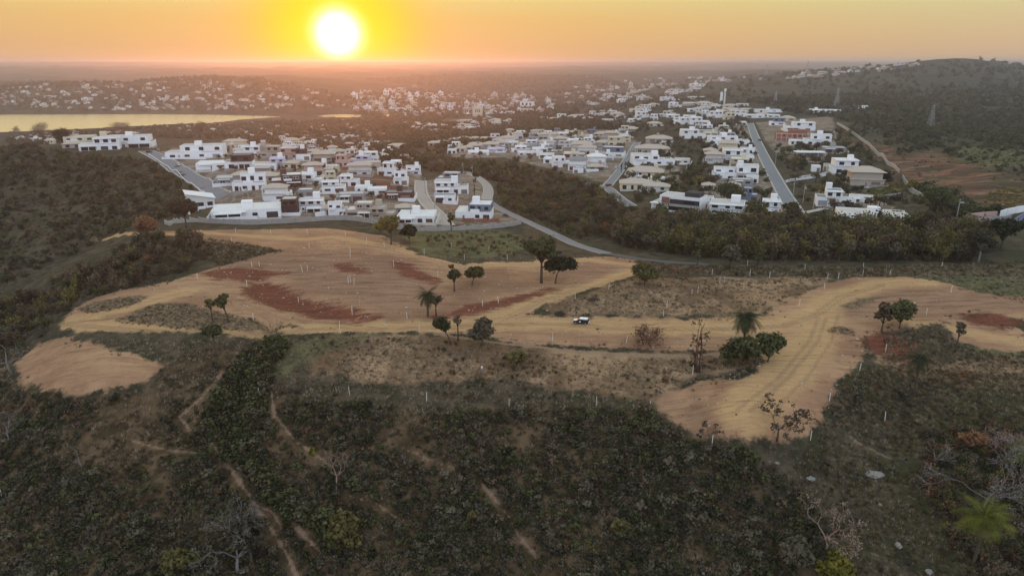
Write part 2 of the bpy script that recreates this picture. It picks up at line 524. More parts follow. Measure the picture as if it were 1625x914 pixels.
LINES = dict(
 track=[([(104,512),(200,521),(300,526),(420,528),(520,520),(640,520),(760,516),(860,512),(1000,520),(1140,520),(1240,516),(1290,500),(1330,470),(1400,450),(1470,447)], 3.6),
        ([(110,515),(150,500),(230,480),(300,462)], 3.0),([(530,376),(600,388),(668,404),(740,420),(830,420),(930,412),(1000,420)], 2.6),
        ([(760,514),(810,496),(850,475),(950,452),(1002,432)], 3.2),([(1300,500),(1290,540),(1240,600),(1180,650)], 5.0),
        ([(160,376),(330,370),(480,380),(530,376)], 2.4),([(1440,510),(1500,520),(1640,548)], 1.8)],
 rut=[([(104,512),(200,521),(300,526),(420,528),(520,520),(640,520),(760,516),(860,512),(1000,520),(1140,520),(1240,516),(1290,500),(1330,470),(1400,450),(1470,447)], .30),
      ([(104,516),(200,525),(300,530),(420,531),(520,523),(640,523),(760,519),(860,515),(1000,524),(1140,524),(1245,519),(1298,502),(1340,472),(1405,453)], .30),
      ([(700,520),(780,509),(815,497),(855,475),(950,452),(1002,432)], .28),([(720,523),(790,512),(825,498),(862,477),(955,455),(1005,436)], .28),
      ([(530,376),(600,388),(668,404),(740,420),(830,420),(930,412)], .26),([(525,379),(595,391),(662,407),(735,423),(825,424)], .26),
      ([(1300,500),(1285,540),(1235,600),(1170,650)], .3),([(1312,502),(1298,542),(1250,600),(1190,652)], .3),([(1330,500),(1320,540),(1280,600),(1230,650)], .25),
      ([(110,515),(150,500),(230,480),(300,462)], .25),([(700,528),(800,528),(950,534),(1100,538),(1200,532)], .25),([(620,505),(720,500),(800,490)], .22),
      ([(200,500),(300,470),(420,440),(520,425),(640,440)], .2),([(360,470),(450,505),(560,515)], .2)],
 path=[([(378,560),(345,600),(318,632),(285,662),(302,682)], .55),([(352,588),(330,640),(308,670)], .35),([(335,703),(352,728),(372,752),(392,780),(406,802),(418,822),(436,848),(458,884),(470,914)], .6),
       ([(402,798),(432,812),(448,838)], .4),([(470,838),(490,856),(520,886)], .6),([(205,698),(255,712),(312,719)], .4),([(640,712),(720,744)], .35),([(545,782),(600,800),(645,832)], .45),
       ([(765,768),(800,808),(825,850),(850,884)], .4),([(1340,690),(1400,722),(1450,736)], .4),([(1080,598),(1180,584)], .6),
       ([(690,530),(800,545),(900,556),(1000,563),(1100,565),(1180,556)], 1.0),([(1370,870),(1440,905)], .4),([(430,620),(436,660),(470,700),(520,735)], .5)],
)
msk = (GD < 1000) & (GD > 62)
mx, my = GX[msk], GY[msk]
FIELD = {}
for k_, polys in POLY.items():
    v = np.full(mx.shape, -30.0)
    for P_ in polys:
        P2 = at_many(dense(P_ + [P_[0]], 25)[:-1])
        v = np.maximum(v, poly_sd(P2, mx, my))
    FIELD[k_] = v
for k_, lines in LINES.items():
    v = np.full(mx.shape, -30.0)
    for P_, hw in lines:
        v = np.maximum(v, line_sd(at_many(dense(P_)), mx, my, hw))
    FIELD[k_] = v
def full(k_):
    o = np.full(GX.shape, -30.0)
    o[msk] = np.clip(FIELD[k_], -30, 30)
    return o
MASKS = {k_: full(k_) for k_ in FIELD}
def mval(k_, x, y):
    """mask value (metres inside) at points"""
    x, y = np.asarray(x, float), np.asarray(y, float)
    a, l = np.arctan2(x, y), np.log(np.maximum(np.hypot(x, y), DD[0]))
    j = np.clip(np.searchsorted(AZ, a), 0, len(AZ) - 1)
    i = np.clip(np.searchsorted(LD, l), 0, len(LD) - 1)
    return MASKS[k_][i, j]

# ------------------------------------------------------------------ materials
def mat_new(name):
    m_ = bpy.data.materials.new(name)
    m_.use_nodes = True
    t = NT(m_.node_tree)
    t.n.clear()
    return m_, t

def finish(t, color, rough=0.85, spec=0.25, metal=0.0, bump=None, bstr=0.3, bdist=0.1, trans=0.0, emit=None):
    bs = t.node('ShaderNodeBsdfPrincipled', {'Base Color': color, 'Roughness': rough, 'Metallic': metal})
    bs.inputs['Specular IOR Level'].default_value = spec
    if bump is not None:
        b = t.node('ShaderNodeBump', {'Height': bump, 'Strength': bstr, 'Distance': bdist})
        t.l.new(b.outputs[0], bs.inputs['Normal'])
    sh = bs.outputs[0]
    if trans > 0:
        tr = t.node('ShaderNodeBsdfTranslucent', {'Color': color})
        sh = t.node('ShaderNodeMixShader', {0: trans, 1: sh, 2: tr.outputs[0]}).outputs[0]
    t.node('ShaderNodeOutputMaterial', {0: sh})

def paint(name, col, var=0.12, rough=0.8, spec=0.25, scale=0.6, grime=0.15):
    m_, t = mat_new(name)
    g = t.node('ShaderNodeNewGeometry')
    n1 = t.noise(g.outputs['Position'], scale, 4.0)
    mp_ = t.node('ShaderNodeMapping', {0: g.outputs['Position'], 'Scale': (1.6, 1.6, 0.15)})
    n2 = t.noise(mp_.outputs[0], 1.0, 3.0)
    dark = tuple(c * (1 - var * 1.6) for c in col)
    c = t.mix(n1, dark, tuple(min(c * (1 + var * .6), .92) for c in col))
    c = t.mix(t.m('MULTIPLY', t.step(n2, .52, .75), grime), c, tuple(x * .45 for x in col))
    finish(t, c, rough, spec)
    return m_

def leafmat(name, cols, trans=0.25):
    """cols: dark, mid, light"""
    m_, t = mat_new(name)
    g = t.node('ShaderNodeNewGeometry')
    oi = t.node('ShaderNodeObjectInfo')
    n1 = t.noise(g.outputs['Position'], 0.55, 3.0)
    n2 = t.noise(g.outputs['Position'], 3.1, 2.0)
    f = t.m('ADD', t.m('MULTIPLY', n1, .75), t.m('MULTIPLY', n2, .55))
    f = t.m('ADD', f, t.m('MULTIPLY', t.m('SUBTRACT', oi.outputs['Random'], .5), .42))
    c = t.ramp(f, [(0.40, cols[0]), (0.62, cols[1]), (0.88, cols[2])])
    finish(t, c, .75, .2, trans=trans)
    return m_

M = {}
M['white'] = paint('white_paint', (.80, .80, .79), .07)
M['offwhite'] = paint('off_white_paint', (.62, .59, .54), .1)
M['cream'] = paint('cream_paint', (.62, .55, .40), .1)
M['beige'] = paint('beige_render', (.42, .36, .29), .12)
M['grey'] = paint('grey_render', (.30, .30, .31), .12)
M['slate'] = paint('slate_blue_paint', (.17, .20, .26), .1)
M['brown'] = paint('brown_cladding', (.10, .055, .045), .2)
M['dark'] = paint('charcoal_paint', (.045, .042, .045), .15)
M['lilac'] = paint('lilac_paint', (.55, .54, .68), .08)
M['pink'] = paint('pink_render', (.52, .36, .31), .1)
M['concrete'] = paint('concrete', (.36, .34, .31), .2, .9, .2, .8, .35)
M['paving'] = paint('pale_paving', (.45, .42, .38), .2, .9, .2, .8, .2)
M['roof_pale'] = paint('pale_roof_slab', (.55, .52, .48), .2, .9, .2, .5, .3)
M['roof_white'] = paint('white_roof_slab', (.72, .71, .69), .12, .9, .2, .5, .25)
M['roof_tan'] = paint('tan_tiles', (.48, .41, .34), .2, .9, .2, 1.2, .25)
M['roof_red'] = paint('terracotta_tiles', (.30, .13, .085), .3, .9, .2, 1.2, .3)
M['roof_grey'] = paint('grey_roof', (.24, .25, .26), .2, .9, .2, .6, .3)
M['metal_roof'] = paint('pale_sheet_metal', (.66, .70, .74), .06, .5, .4, .5, .1)
M['brickwork'] = paint('bare_red_brick', (.33, .135, .085), .25, .95, .1, 1.5, .3)
M['wood'] = paint('grey_wood', (.22, .17, .13), .25, .9, .2, 2.0, .3)
M['stake'] = paint('white_stake_paint', (.68, .65, .58), .1, .8, .2, 2.0, .1)
M['bark'] = paint('bark', (.10, .075, .055), .3, .95, .1, 3.0, .3)
M['palebark'] = paint('pale_dry_bark', (.30, .27, .25), .25, .95, .1, 3.0, .2)
M['redbark'] = paint('reddish_dead_twigs', (.13, .065, .05), .3, .95, .1, 3.0, .2)
M['pinktwig'] = paint('pinkish_dry_twigs', (.30, .20, .15), .3, .95, .1, 3.0, .2)
M['steel'] = paint('galvanised_steel', (.33, .34, .35), .1, .5, .4, 1.0, .15)
M['asphalt'] = paint('worn_asphalt', (.20, .20, .215), .16, .9, .25, .35, .15)
M['asphalt_dark'] = paint('dark_dusty_asphalt', (.10, .098, .095), .2, .9, .2, .3, .2)
M['asphalt_blue'] = paint('pale_worn_asphalt', (.20, .212, .23), .2, .9, .25, .25, .15)
M['cobble'] = paint('interlocking_paving', (.36, .32, .29), .18, .9, .2, .4, .15)
M['kerb'] = paint('pale_kerb', (.42, .40, .375), .2, .9, .2, .6, .2)
M['rock'] = paint('pale_rock', (.25, .235, .21), .25, .95, .1, 1.8, .2)
M['rubber'] = paint('black_rubber', (.02, .02, .02), .1, .9, .2)
m_, t_ = mat_new('window_glass'); finish(t_, (.018, .022, .028), .12, .5); M['glass'] = m_
m_, t_ = mat_new('car_black_paint'); finish(t_, (.012, .012, .014), .25, .5); M['car_black'] = m_
m_, t_ = mat_new('car_white_paint'); finish(t_, (.80, .80, .80), .3, .5); M['car_white'] = m_
m_, t_ = mat_new('car_silver_paint'); finish(t_, (.55, .56, .58), .3, .5, .4); M['car_silver'] = m_
m_, t_ = mat_new('car_dark_red_paint'); finish(t_, (.18, .03, .025), .3, .5); M['car_red'] = m_
m_, t_ = mat_new('car_glass'); finish(t_, (.015, .017, .02), .45, .35); M['car_glass'] = m_
m_, t_ = mat_new('wheel_rim'); finish(t_, (.22, .22, .23), .4, .4); M['rim'] = m_
m_, t_ = mat_new('lamp_lens'); finish(t_, (.7, .7, .68), .2, .5); M['lens'] = m_
m_, t_ = mat_new('skin'); finish(t_, (.30, .17, .11), .6, .3); M['skin'] = m_
m_, t_ = mat_new('white_shirt'); finish(t_, (.75, .76, .80), .9, .1); M['shirt'] = m_
m_, t_ = mat_new('blue_trousers'); finish(t_, (.22, .30, .58), .9, .1); M['trousers'] = m_
m_, t_ = mat_new('black_hair'); finish(t_, (.012, .01, .01), .8, .2); M['hair'] = m_
m_, t_ = mat_new('blue_pool'); finish(t_, (.10, .28, .42), .08, .5); M['pool'] = m_
M['leaf_dark'] = leafmat('dark_green_leaves', [(.024, .028, .012), (.050, .054, .021), (.108, .105, .042)])
M['leaf_mid'] = leafmat('mid_green_leaves', [(.024, .032, .013), (.052, .062, .024), (.11, .115, .045)])
M['leaf_olive'] = leafmat('olive_leaves', [(.045, .042, .016), (.10, .088, .03), (.19, .155, .05)])
M['leaf_yellow'] = leafmat('yellow_green_leaves', [(.07, .07, .012), (.17, .15, .025), (.30, .25, .04)])
M['leaf_brown'] = leafmat('brown_dry_leaves', [(.045, .032, .02), (.095, .068, .042), (.165, .12, .075)])
M['leaf_rust'] = leafmat('rusty_dry_leaves', [(.07, .032, .02), (.15, .07, .038), (.25, .13, .065)])
M['leaf_grey'] = leafmat('grey_green_leaves', [(.040, .036, .022), (.088, .076, .048), (.165, .14, .09)])
M['leaf_palm'] = leafmat('palm_fronds', [(.045, .060, .010), (.075, .09, .015), (.20, .185, .028)])
M['leaf_palmdark'] = leafmat('dark_palm_fronds', [(.018, .026, .01), (.038, .048, .02), (.08, .085, .035)])
M['straw'] = leafmat('dry_straw', [(.15, .112, .075), (.26, .20, .135), (.38, .30, .21)])

# the land
gm, t = mat_new('land')
geo = t.node('ShaderNodeNewGeometry')
pos = geo.outputs['Position']
a1 = t.node('ShaderNodeAttribute', attribute_name='cover_a')
a3 = t.node('ShaderNodeAttribute', attribute_name='cover_c')
a2 = t.node('ShaderNodeAttribute', attribute_name='cover_b')
s1 = t.node('ShaderNodeSeparateColor', {0: a1.outputs['Color']})
s2 = t.node('ShaderNodeSeparateColor', {0: a2.outputs['Color']})
dirt, red, track, island = s1.outputs[0], s1.outputs[1], s1.outputs[2], a1.outputs['Alpha']
green, dry, slope, path = s2.outputs[0], s2.outputs[1], s2.outputs[2], a2.outputs['Alpha']
nA = t.noise(pos, 0.045, 5.0, .6)      # 20 m patches
nB = t.noise(pos, 0.22, 5.0, .62)      # 4 m
nC = t.noise(pos, 1.3, 4.0, .65)       # under 1 m
nD = t.noise(pos, 0.004, 5.0, .6)      # 250 m
nE = t.noise(pos, 0.02, 4.0, .6)
mpd = t.node('ShaderNodeMapping', {0: pos, 'Rotation': (0, 0, R(-14)), 'Scale': (0.10, 0.75, 0.3)})
nS = t.noise(mpd.outputs[0], 1.0, 4.0, .6, .6)      # blade marks of the grader
mpe = t.node('ShaderNodeMapping', {0: pos, 'Rotation': (0, 0, R(20)), 'Scale': (0.16, 1.6, 0.3)})
nS2 = t.noise(mpe.outputs[0], 1.0, 4.0, .6, .8)
def wob(f, amp_b, amp_c):
    return t.m('ADD', t.m('ADD', f, t.m('MULTIPLY', t.m('SUBTRACT', nB, .5), amp_b)), t.m('MULTIPLY', t.m('SUBTRACT', nC, .5), amp_c))
# natural cover
c = t.mix(t.step(nB, .36, .66), (.032, .030, .018), (.090, .070, .045))
c = t.mix(t.m('MULTIPLY', t.step(nC, .50, .72), .55), c, (.15, .12, .08))
c = t.mix(t.m('MULTIPLY', t.step(nA, .48, .66), .7), c, (.048, .048, .022))
# further off: woods, pasture
farmix = t.step(t.node('ShaderNodeVectorMath', {0: pos}, operation='LENGTH').outputs['Value'], 450., 900.)
cf = t.mix(t.step(nE, .40, .62), (.022, .027, .018), (.060, .052, .034))
cf = t.mix(t.m('MULTIPLY', t.step(nD, .52, .64), .6), cf, (.075, .075, .04))
cf = t.mix(t.m('MULTIPLY', t.step(nA, .50, .70), .5), cf, (.035, .035, .020))
c = t.mix(farmix, c, cf)
# yards and lots between the houses
s3 = t.node('ShaderNodeSeparateColor', {0: a3.outputs['Color']})
ucol = t.mix(t.step(nA, .42, .60), (.24, .185, .145), (.13, .10, .06))
ucol = t.mix(t.m('MULTIPLY', t.step(nB, .50, .62), .8), ucol, (.33, .30, .27))
ucol = t.mix(t.m('MULTIPLY', t.step(nE, .56, .66), .7), ucol, (.27, .13, .085))
c = t.mix(t.m('MULTIPLY', t.step(wob(s3.outputs[0], 9., 2.), -2., 2.), .85), c, ucol)
# dry pale grass
dcol = t.mix(t.step(nB, .35, .62), (0.187, 0.122, 0.072), (0.330, 0.220, 0.131))
dcol = t.mix(t.step(nC, .42, .66), dcol, (0.132, 0.085, 0.049))
dcol = t.mix(t.m('MULTIPLY', t.step(nA, .44, .58), .85), dcol, t.mix(nC, (0.083, 0.052, 0.029), (0.187, 0.108, 0.057)))
dcol = t.mix(t.m('MULTIPLY', t.step(nE, .52, .60), .6), dcol, t.mix(nB, (0.330, 0.200, 0.111), (0.440, 0.290, 0.168)))
c = t.mix(t.step(wob(dry, 7., 3.), -1.2, 1.2), c, dcol)
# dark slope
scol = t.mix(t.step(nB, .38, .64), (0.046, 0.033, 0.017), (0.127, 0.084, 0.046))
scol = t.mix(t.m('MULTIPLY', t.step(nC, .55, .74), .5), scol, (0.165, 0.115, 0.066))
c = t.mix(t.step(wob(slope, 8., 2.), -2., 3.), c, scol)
# green grass
gcol = t.mix(t.step(nB, .32, .66), (.060, .062, .028), (.125, .125, .055))
gcol = t.mix(t.m('MULTIPLY', t.step(nC, .48, .70), .5), gcol, (.17, .14, .085))
c = t.mix(t.m('MULTIPLY', t.step(wob(green, 6., 2.), -1.5, 1.5), .85), c, gcol)
# graded earth
ecol = t.mix(t.step(nA, .34, .62), (0.249, 0.141, 0.085), (0.386, 0.234, 0.134))
ecol = t.mix(t.m('MULTIPLY', t.step(nS, .42, .70), .6), ecol, (0.196, 0.101, 0.055))
ecol = t.mix(t.m('MULTIPLY', t.step(nS2, .55, .75), .3), ecol, (0.444, 0.288, 0.172))
ecol = t.mix(t.m('MULTIPLY', t.step(nC, .56, .74), .45), ecol, (0.169, 0.096, 0.055))
ecol = t.mix(t.m('MULTIPLY', t.step(nB, .56, .70), .45), ecol, (0.211, 0.123, 0.069))
ecol = t.mix(t.m('MULTIPLY', t.step(wob(a3.outputs['Alpha'], 14., 3.), -4., 4.), .75), ecol, t.mix(t.step(nS, .35, .68), (0.280, 0.167, 0.106), (0.164, 0.093, 0.059)))
tcol = t.mix(t.step(nS2, .36, .66), (0.486, 0.318, 0.153), (0.391, 0.237, 0.115))
tcol = t.mix(t.m('MULTIPLY', t.step(nC, .55, .75), .4), tcol, (0.253, 0.151, 0.079))
ecol = t.mix(t.m('MULTIPLY', t.step(wob(track, 6., 2.), -2.2, 1.8), .85), ecol, tcol)
rcol = t.mix(t.step(nS, .35, .65), (.165, .054, .030), (.105, .036, .022))
rcol = t.mix(t.m('MULTIPLY', t.step(nC, .50, .72), .5), rcol, (.25, .11, .065))
rm = t.m('MULTIPLY', t.step(t.m('ADD', wob(red, 7., 3.), t.m('MULTIPLY', t.m('SUBTRACT', nS, .5), 6.)), -1.8, 1.2), .95)
dm = t.step(wob(dirt, 6.0, 2.4), -.7, .8)
im = t.step(wob(island, 5., 2.5), -.7, .9)
ecol = t.mix(t.m('MULTIPLY', im, .92), ecol, t.mix(t.step(nC, .40, .62), (.075, .055, .034), (.22, .155, .095)))
ecol = t.mix(t.m('MULTIPLY', t.step(t.m('ADD', s3.outputs[1], t.m('MULTIPLY', t.m('SUBTRACT', nB, .5), 1.2)), -.45, .25), .5), ecol, t.mix(nB, (.16, .098, .06), (.26, .165, .10)))
mps = t.node('ShaderNodeMapping', {0: pos, 'Rotation': (0, 0, R(-8)), 'Scale': (0.06, 0.9, 0.3)})
nT = t.noise(mps.outputs[0], 1.0, 5.0, .65, 1.2)
ecol = t.mix(t.m('MULTIPLY', t.step(nT, .60, .66), .6), ecol, (.13, .070, .042))
ecol = t.mix(t.m('MULTIPLY', t.step(nT, .34, .28), .5), ecol, (.46, .33, .225))
# eroded hillside: red-brown gullies running down it
mpv = t.node('ShaderNodeMapping', {0: pos, 'Rotation': (0, 0, R(-35)), 'Scale': (0.03, 0.20, 0.1)})
nV = t.noise(mpv.outputs[0], 1.0, 5.0, .65, .6)
vcol = t.mix(t.step(nV, .40, .58), (.06, .040, .026), (.20, .098, .06))
vcol = t.mix(t.m('MULTIPLY', t.step(nV, .57, .64), .85), vcol, (.30, .19, .125))
vcol = t.mix(t.m('MULTIPLY', t.step(nA, .50, .62), .8), vcol, (.055, .055, .026))
c = t.mix(t.m('MULTIPLY', t.step(wob(s3.outputs[2], 22., 4.), -5., 5.), .9), c, vcol)
c = t.mix(dm, c, ecol)
c = t.mix(rm, c, rcol)
c = t.mix(t.m('MULTIPLY', t.step(wob(path, 1.7, 1.2), .05, .6), .75), c, t.mix(nB, (.34, .225, .15), (.22, .145, .10)))
rough_h = t.m('ADD', t.m('MULTIPLY', nC, .5), t.m('MULTIPLY', nB, 1.2))
hgt = t.m('MULTIPLY', rough_h, t.m('SUBTRACT', 1.0, t.m('MULTIPLY', dm, .45)))
hgt = t.m('ADD', hgt, t.m('MULTIPLY', t.m('MULTIPLY', nS, dm), .5))
finish(t, c, .95, .1, bump=hgt, bstr=.8, bdist=.9)
M['land'] = gm

# ------------------------------------------------------------------ the land sheet
def land_mesh():
    ni, nj = GX.shape
    co = np.stack([GX, GY, H], -1).reshape(-1, 3).astype(np.float32)
    idx = np.arange(ni * nj).reshape(ni, nj)
    q = np.stack([idx[:-1, :-1], idx[:-1, 1:], idx[1:, 1:], idx[1:, :-1]], -1).reshape(-1)
    q = q.reshape(-1, 4)[:, ::-1].reshape(-1)
    nf = (ni - 1) * (nj - 1)
    me = bpy.data.meshes.new('ground')
    me.vertices.add(len(co)); me.vertices.foreach_set('co', co.reshape(-1))
    me.loops.add(nf * 4); me.loops.foreach_set('vertex_index', q.astype(np.int32))
    me.polygons.add(nf); me.polygons.foreach_set('loop_start', np.arange(0, nf * 4, 4, dtype=np.int32))
    me.polygons.foreach_set('use_smooth', np.ones(nf, bool))
    me.update(calc_edges=True)
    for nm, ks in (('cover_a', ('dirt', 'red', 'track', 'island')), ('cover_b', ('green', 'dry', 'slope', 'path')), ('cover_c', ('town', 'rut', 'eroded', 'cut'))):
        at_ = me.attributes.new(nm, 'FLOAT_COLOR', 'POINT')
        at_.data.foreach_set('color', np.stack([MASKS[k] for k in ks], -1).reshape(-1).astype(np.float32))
    me.materials.append(M['land'])
    return me
lm = land_mesh()
ground = tag(mesh_obj('ground', lm), kind='structure')
if lm.polygons[len(lm.polygons) // 2].normal.z < 0:
    lm.flip_normals()

# the lake
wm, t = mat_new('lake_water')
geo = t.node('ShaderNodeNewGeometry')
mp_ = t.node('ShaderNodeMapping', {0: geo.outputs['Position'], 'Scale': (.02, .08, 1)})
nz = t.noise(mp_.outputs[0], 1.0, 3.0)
finish(t, (1.0, .70, .28), .25, .9, metal=.9, bump=nz, bstr=.06, bdist=.6)  # golden sky reflection put into the base colour as a metallic tint
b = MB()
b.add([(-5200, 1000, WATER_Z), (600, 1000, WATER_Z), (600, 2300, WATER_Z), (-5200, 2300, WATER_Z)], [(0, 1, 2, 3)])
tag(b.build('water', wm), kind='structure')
# ------------------------------------------------------------------ roads, kerbs, walls
def resample(P, step):
    P = np.asarray(P, float)
    # Catmull-Rom through the points
    Q = np.vstack([2 * P[0] - P[1], P, 2 * P[-1] - P[-2]])
    out = []
    for i in range(1, len(Q) - 2):
        p0, p1, p2, p3 = Q[i - 1:i + 3]
        n = max(2, int(np.linalg.norm(p2 - p1) / step))
        for k in range(n):
            t = k / n
            out.append(.5 * ((2 * p1) + (-p0 + p2) * t + (2 * p0 - 5 * p1 + 4 * p2 - p3) * t * t + (-p0 + 3 * p1 - 3 * p2 + p3) * t ** 3))
    out.append(P[-1])
    return np.array(out)

def normals2(P):
    T = np.gradient(P, axis=0)
    T /= np.maximum(np.linalg.norm(T, axis=1, keepdims=True), 1e-6)
    return np.stack([-T[:, 1], T[:, 0]], 1)

def strip(P, offs, lift, thick=0.0):
    """a draped ribbon: offs are the cross positions"""
    N = normals2(P)
    b = MB()
    rows = []
    for o in offs:
        q = P + N * o
        rows.append(np.column_stack([q, hz(q[:, 0], q[:, 1]) + lift]))
    if len(offs) == 2 and thick == 0 and abs(offs[1] - offs[0]) > 3:
        z = np.maximum(rows[0][:, 2], rows[1][:, 2]); rows[0][:, 2] = z; rows[1][:, 2] = z
    V = np.stack(rows, 1)
    n, k = V.shape[:2]
    b.add(V.reshape(-1, 3), [(i * k + j, i * k + j + 1, (i + 1) * k + j + 1, (i + 1) * k + j) for i in range(n - 1) for j in range(k - 1)])
    if thick:
        lowv = V.copy(); lowv[:, :, 2] -= thick
        for j in (0, k - 1):
            S = np.stack([V[:, j], lowv[:, j]], 1).reshape(-1, 3)
            b.add(S, [(2 * i, 2 * i + 1, 2 * i + 3, 2 * i + 2) for i in range(n - 1)])
    return b

ROADS = []
def road(pts, half, mat, kerb=True, kerbmat=None, kw=.9, lift=.14, raise_=0.0):
    P = resample(at_many(dense(pts, 25)), 5.0)
    ROADS.append((P, half + 1.2))
    tag(strip(P, [-half, -half / 2, 0, half / 2, half], lift).build('road', mat), kind='structure')
    if kerb:
        for s in (-1, 1):
            o = [s * (half + .02), s * (half + kw)]
            tag(strip(P, sorted(o), lift + .13, .5).build('kerb', kerbmat or M['kerb']), kind='structure')
    return P

R_left = road([(232,240),(252,250),(272,261),(293,274),(314,288),(334,301),(352,315)], 4.6, M['asphalt'])
R_cob = road([(668,287),(668,304),(676,321),(693,339),(709,358)], 2.6, M['cobble'], kw=1.1)
R_back = road([(738,273),(756,281),(770,292),(775,303),(772,318)], 2.6, M['cobble'], kw=.5)
R_low = road([(772,318),(795,333),(835,352),(882,374),(924,392),(962,403)], 2.0, M['asphalt'], kw=.4, kerbmat=M['concrete'])
R_low2 = road([(962,403),(1012,411),(1060,416.5),(1125,420)], 2.0, M['asphalt_dark'], kerb=False, lift=.12)
R_mid = road([(1012,226),(1002,242),(990,262),(976,281),(962,297)], 2.6, M['asphalt_blue'], kw=.8)
R_mid2 = road([(930,291),(948,296),(962,298),(975,308),(990,320),(1003,328)], 2.2, M['asphalt_blue'], kw=.7)
R_right = road([(1190,196),(1197,215),(1207,238),(1219,262),(1234,290),(1250,318),(1266,343),(1276,357)], 3.1, M['asphalt_blue'], kw=.9)
R_drive = road([(1247,288),(1275,280),(1300,277),(1320,271)], 1.5, M['paving'], kerb=False)
R_drive2 = road([(1277,338),(1296,334),(1312,331)], 1.8, M['paving'], kerb=False)
R_far = road([(1052,156),(1078,147),(1102,138),(1126,128)], 9.0, M['cobble'], kerb=False, lift=.6)

def along(P, step, start=0.0):
    """points and headings every step metres along P"""
    seg = np.linalg.norm(np.diff(P, axis=0), axis=1)
    s = np.concatenate([[0], np.cumsum(seg)])
    out = []
    d = start
    while d <= s[-1]:
        i = min(np.searchsorted(s, d, side='right') - 1, len(P) - 2)
        t = (d - s[i]) / max(seg[i], 1e-6)
        q = P[i] + t * (P[i + 1] - P[i])
        dv = P[i + 1] - P[i]
        out.append((q[0], q[1], math.atan2(dv[1], dv[0])))
        d += step
    return out

def panel_wall(name, pts, hgt, thick, panel, mat, label, cat='wall', post=True, postmat=None, fence_top=False):
    P = resample(at_many(dense(pts, 25)), 3.0)
    sp = along(P, panel)
    x0, y0, _ = sp[0]
    z0 = float(hz(x0, y0))
    root = empty(name, (x0, y0, z0), 0, label, cat)
    cache = {}
    for i in range(len(sp) - 1):
        ax, ay, _ = sp[i]; bx, by, _ = sp[i + 1]
        L = math.hypot(bx - ax, by - ay)
        rz = math.atan2(by - ay, bx - ax)
        zz = float(min(hz(ax, ay), hz(bx, by)))
        b = MB(); b.box(.14, L - .14, -thick / 2, thick / 2, -1.0, hgt)
        b.box(.14, L - .14, -thick / 2 - .05, thick / 2 + .05, hgt + .002, hgt + .14)
        o = b.build('panel', mat, root, (ax - x0, ay - y0, zz - z0))
        o.rotation_euler = (0, 0, rz)
        if post:
            if 'p' not in cache:
                b = MB(); b.box(-.17, .17, -thick / 2 - .08, thick / 2 + .08, -1.0, hgt + .3)
                cache['p'] = b.mesh('post', postmat or mat)
            mesh_obj('post', cache['p'], root, (ax - x0, ay - y0, zz - z0), rot=(0, 0, rz))
    ROADS.append((P, 1.2))
    return root

panel_wall('perimeter_wall', [(262,356),(280,354.5),(300,353),(340,355),(400,357),(460,354),(520,350),(545,349),(580,353),(620,362),(650,366),(700,367),(760,364),(800,361),(838,354)], 2.0, .3, 7.0, M['concrete'],
           'long grey concrete perimeter wall between the graded earth and the nearest house row')
panel_wall('boundary_wall', [(1328,198),(1345,208),(1362,220),(1382,236),(1402,252),(1420,268),(1428,276)], 2.4, .35, 8.0, M['paving'],
           'pale tan wall climbing the hillside above the right-hand houses')
panel_wall('boundary_wall', [(1432,283),(1440,297),(1450,308),(1462,316),(1478,325)], 2.4, .35, 8.0, M['concrete'],
           'grey lower end of the hillside wall below the yellow-green tree')
panel_wall('retaining_wall', [(1380,318),(1400,315),(1425,311),(1444,308)], 1.4, .4, 6.0, M['grey'], 'grey retaining wall with thin fence posts below the hip-roofed beige house')
panel_wall('boundary_wall', [(1532,350),(1550,346),(1586,344)], 2.2, .3, 6.0, M['pink'], 'tan rendered wall joining the white wall at the far right', post=False)
panel_wall('boundary_wall', [(1586,345),(1604,340),(1632,334)], 2.8, .3, 7.0, M['white'], 'bright white wall panel run at the right edge above the green lot', post=False)
panel_wall('retaining_wall', [(1545,357),(1570,352),(1592,352),(1606,347)], 2.0, .4, 6.0, M['grey'], 'dark grey retaining wall below the white wall at the right edge')
panel_wall('boundary_wall', [(1606,360),(1616,352),(1630,342)], 2.4, .3, 5.0, M['slate'], 'pale blue wall slanting down at the right edge')
panel_wall('yard_wall', [(732,352),(760,353),(800,352)], 1.7, .25, 6.0, M['roof_red'], 'low red brick yard wall in front of the grey-fronted corner house', post=False)
panel_wall('yard_wall', [(1247,290),(1262,287),(1290,283),(1312,279)], 1.3, .25, 6.0, M['white'], 'low white wall curving along the drive right of the straight road', post=False)
panel_wall('yard_wall', [(500,345),(520,343),(535,336)], 2.2, .25, 5.0, M['white'], 'curved white yard wall right of the broad white house', post=False)

# guard rail of the left road
P = resample(at_many([(236,246),(250,255),(268,267),(288,281),(306,294),(326,308)]), 3.0)
N_ = normals2(P)
gr_pts = along(P, 3.0)
x0, y0, _ = gr_pts[0]; z0 = float(hz(x0, y0))
rail = empty('guard_rail', (x0, y0, z0), 0, 'low white guard rail on short posts beside the left road', 'guard rail')
pm = MB(); pm.box(-.14, .14, -.14, .14, -.3, 1.0); pm = pm.mesh('post', M['white'])
rb = MB()
prev = None
for x, y, a in gr_pts:
    z = float(hz(x, y))
    mesh_obj('post', pm, rail, (x - x0, y - y0, z - z0), rot=(0, 0, a))
    if prev: rb.tube([(prev[0] - x0, prev[1] - y0, prev[2] + .75 - z0), (x - x0, y - y0, z + .75 - z0)], .16, 4)
    prev = (x, y, z)
rb.build('rail', M['white'], rail)

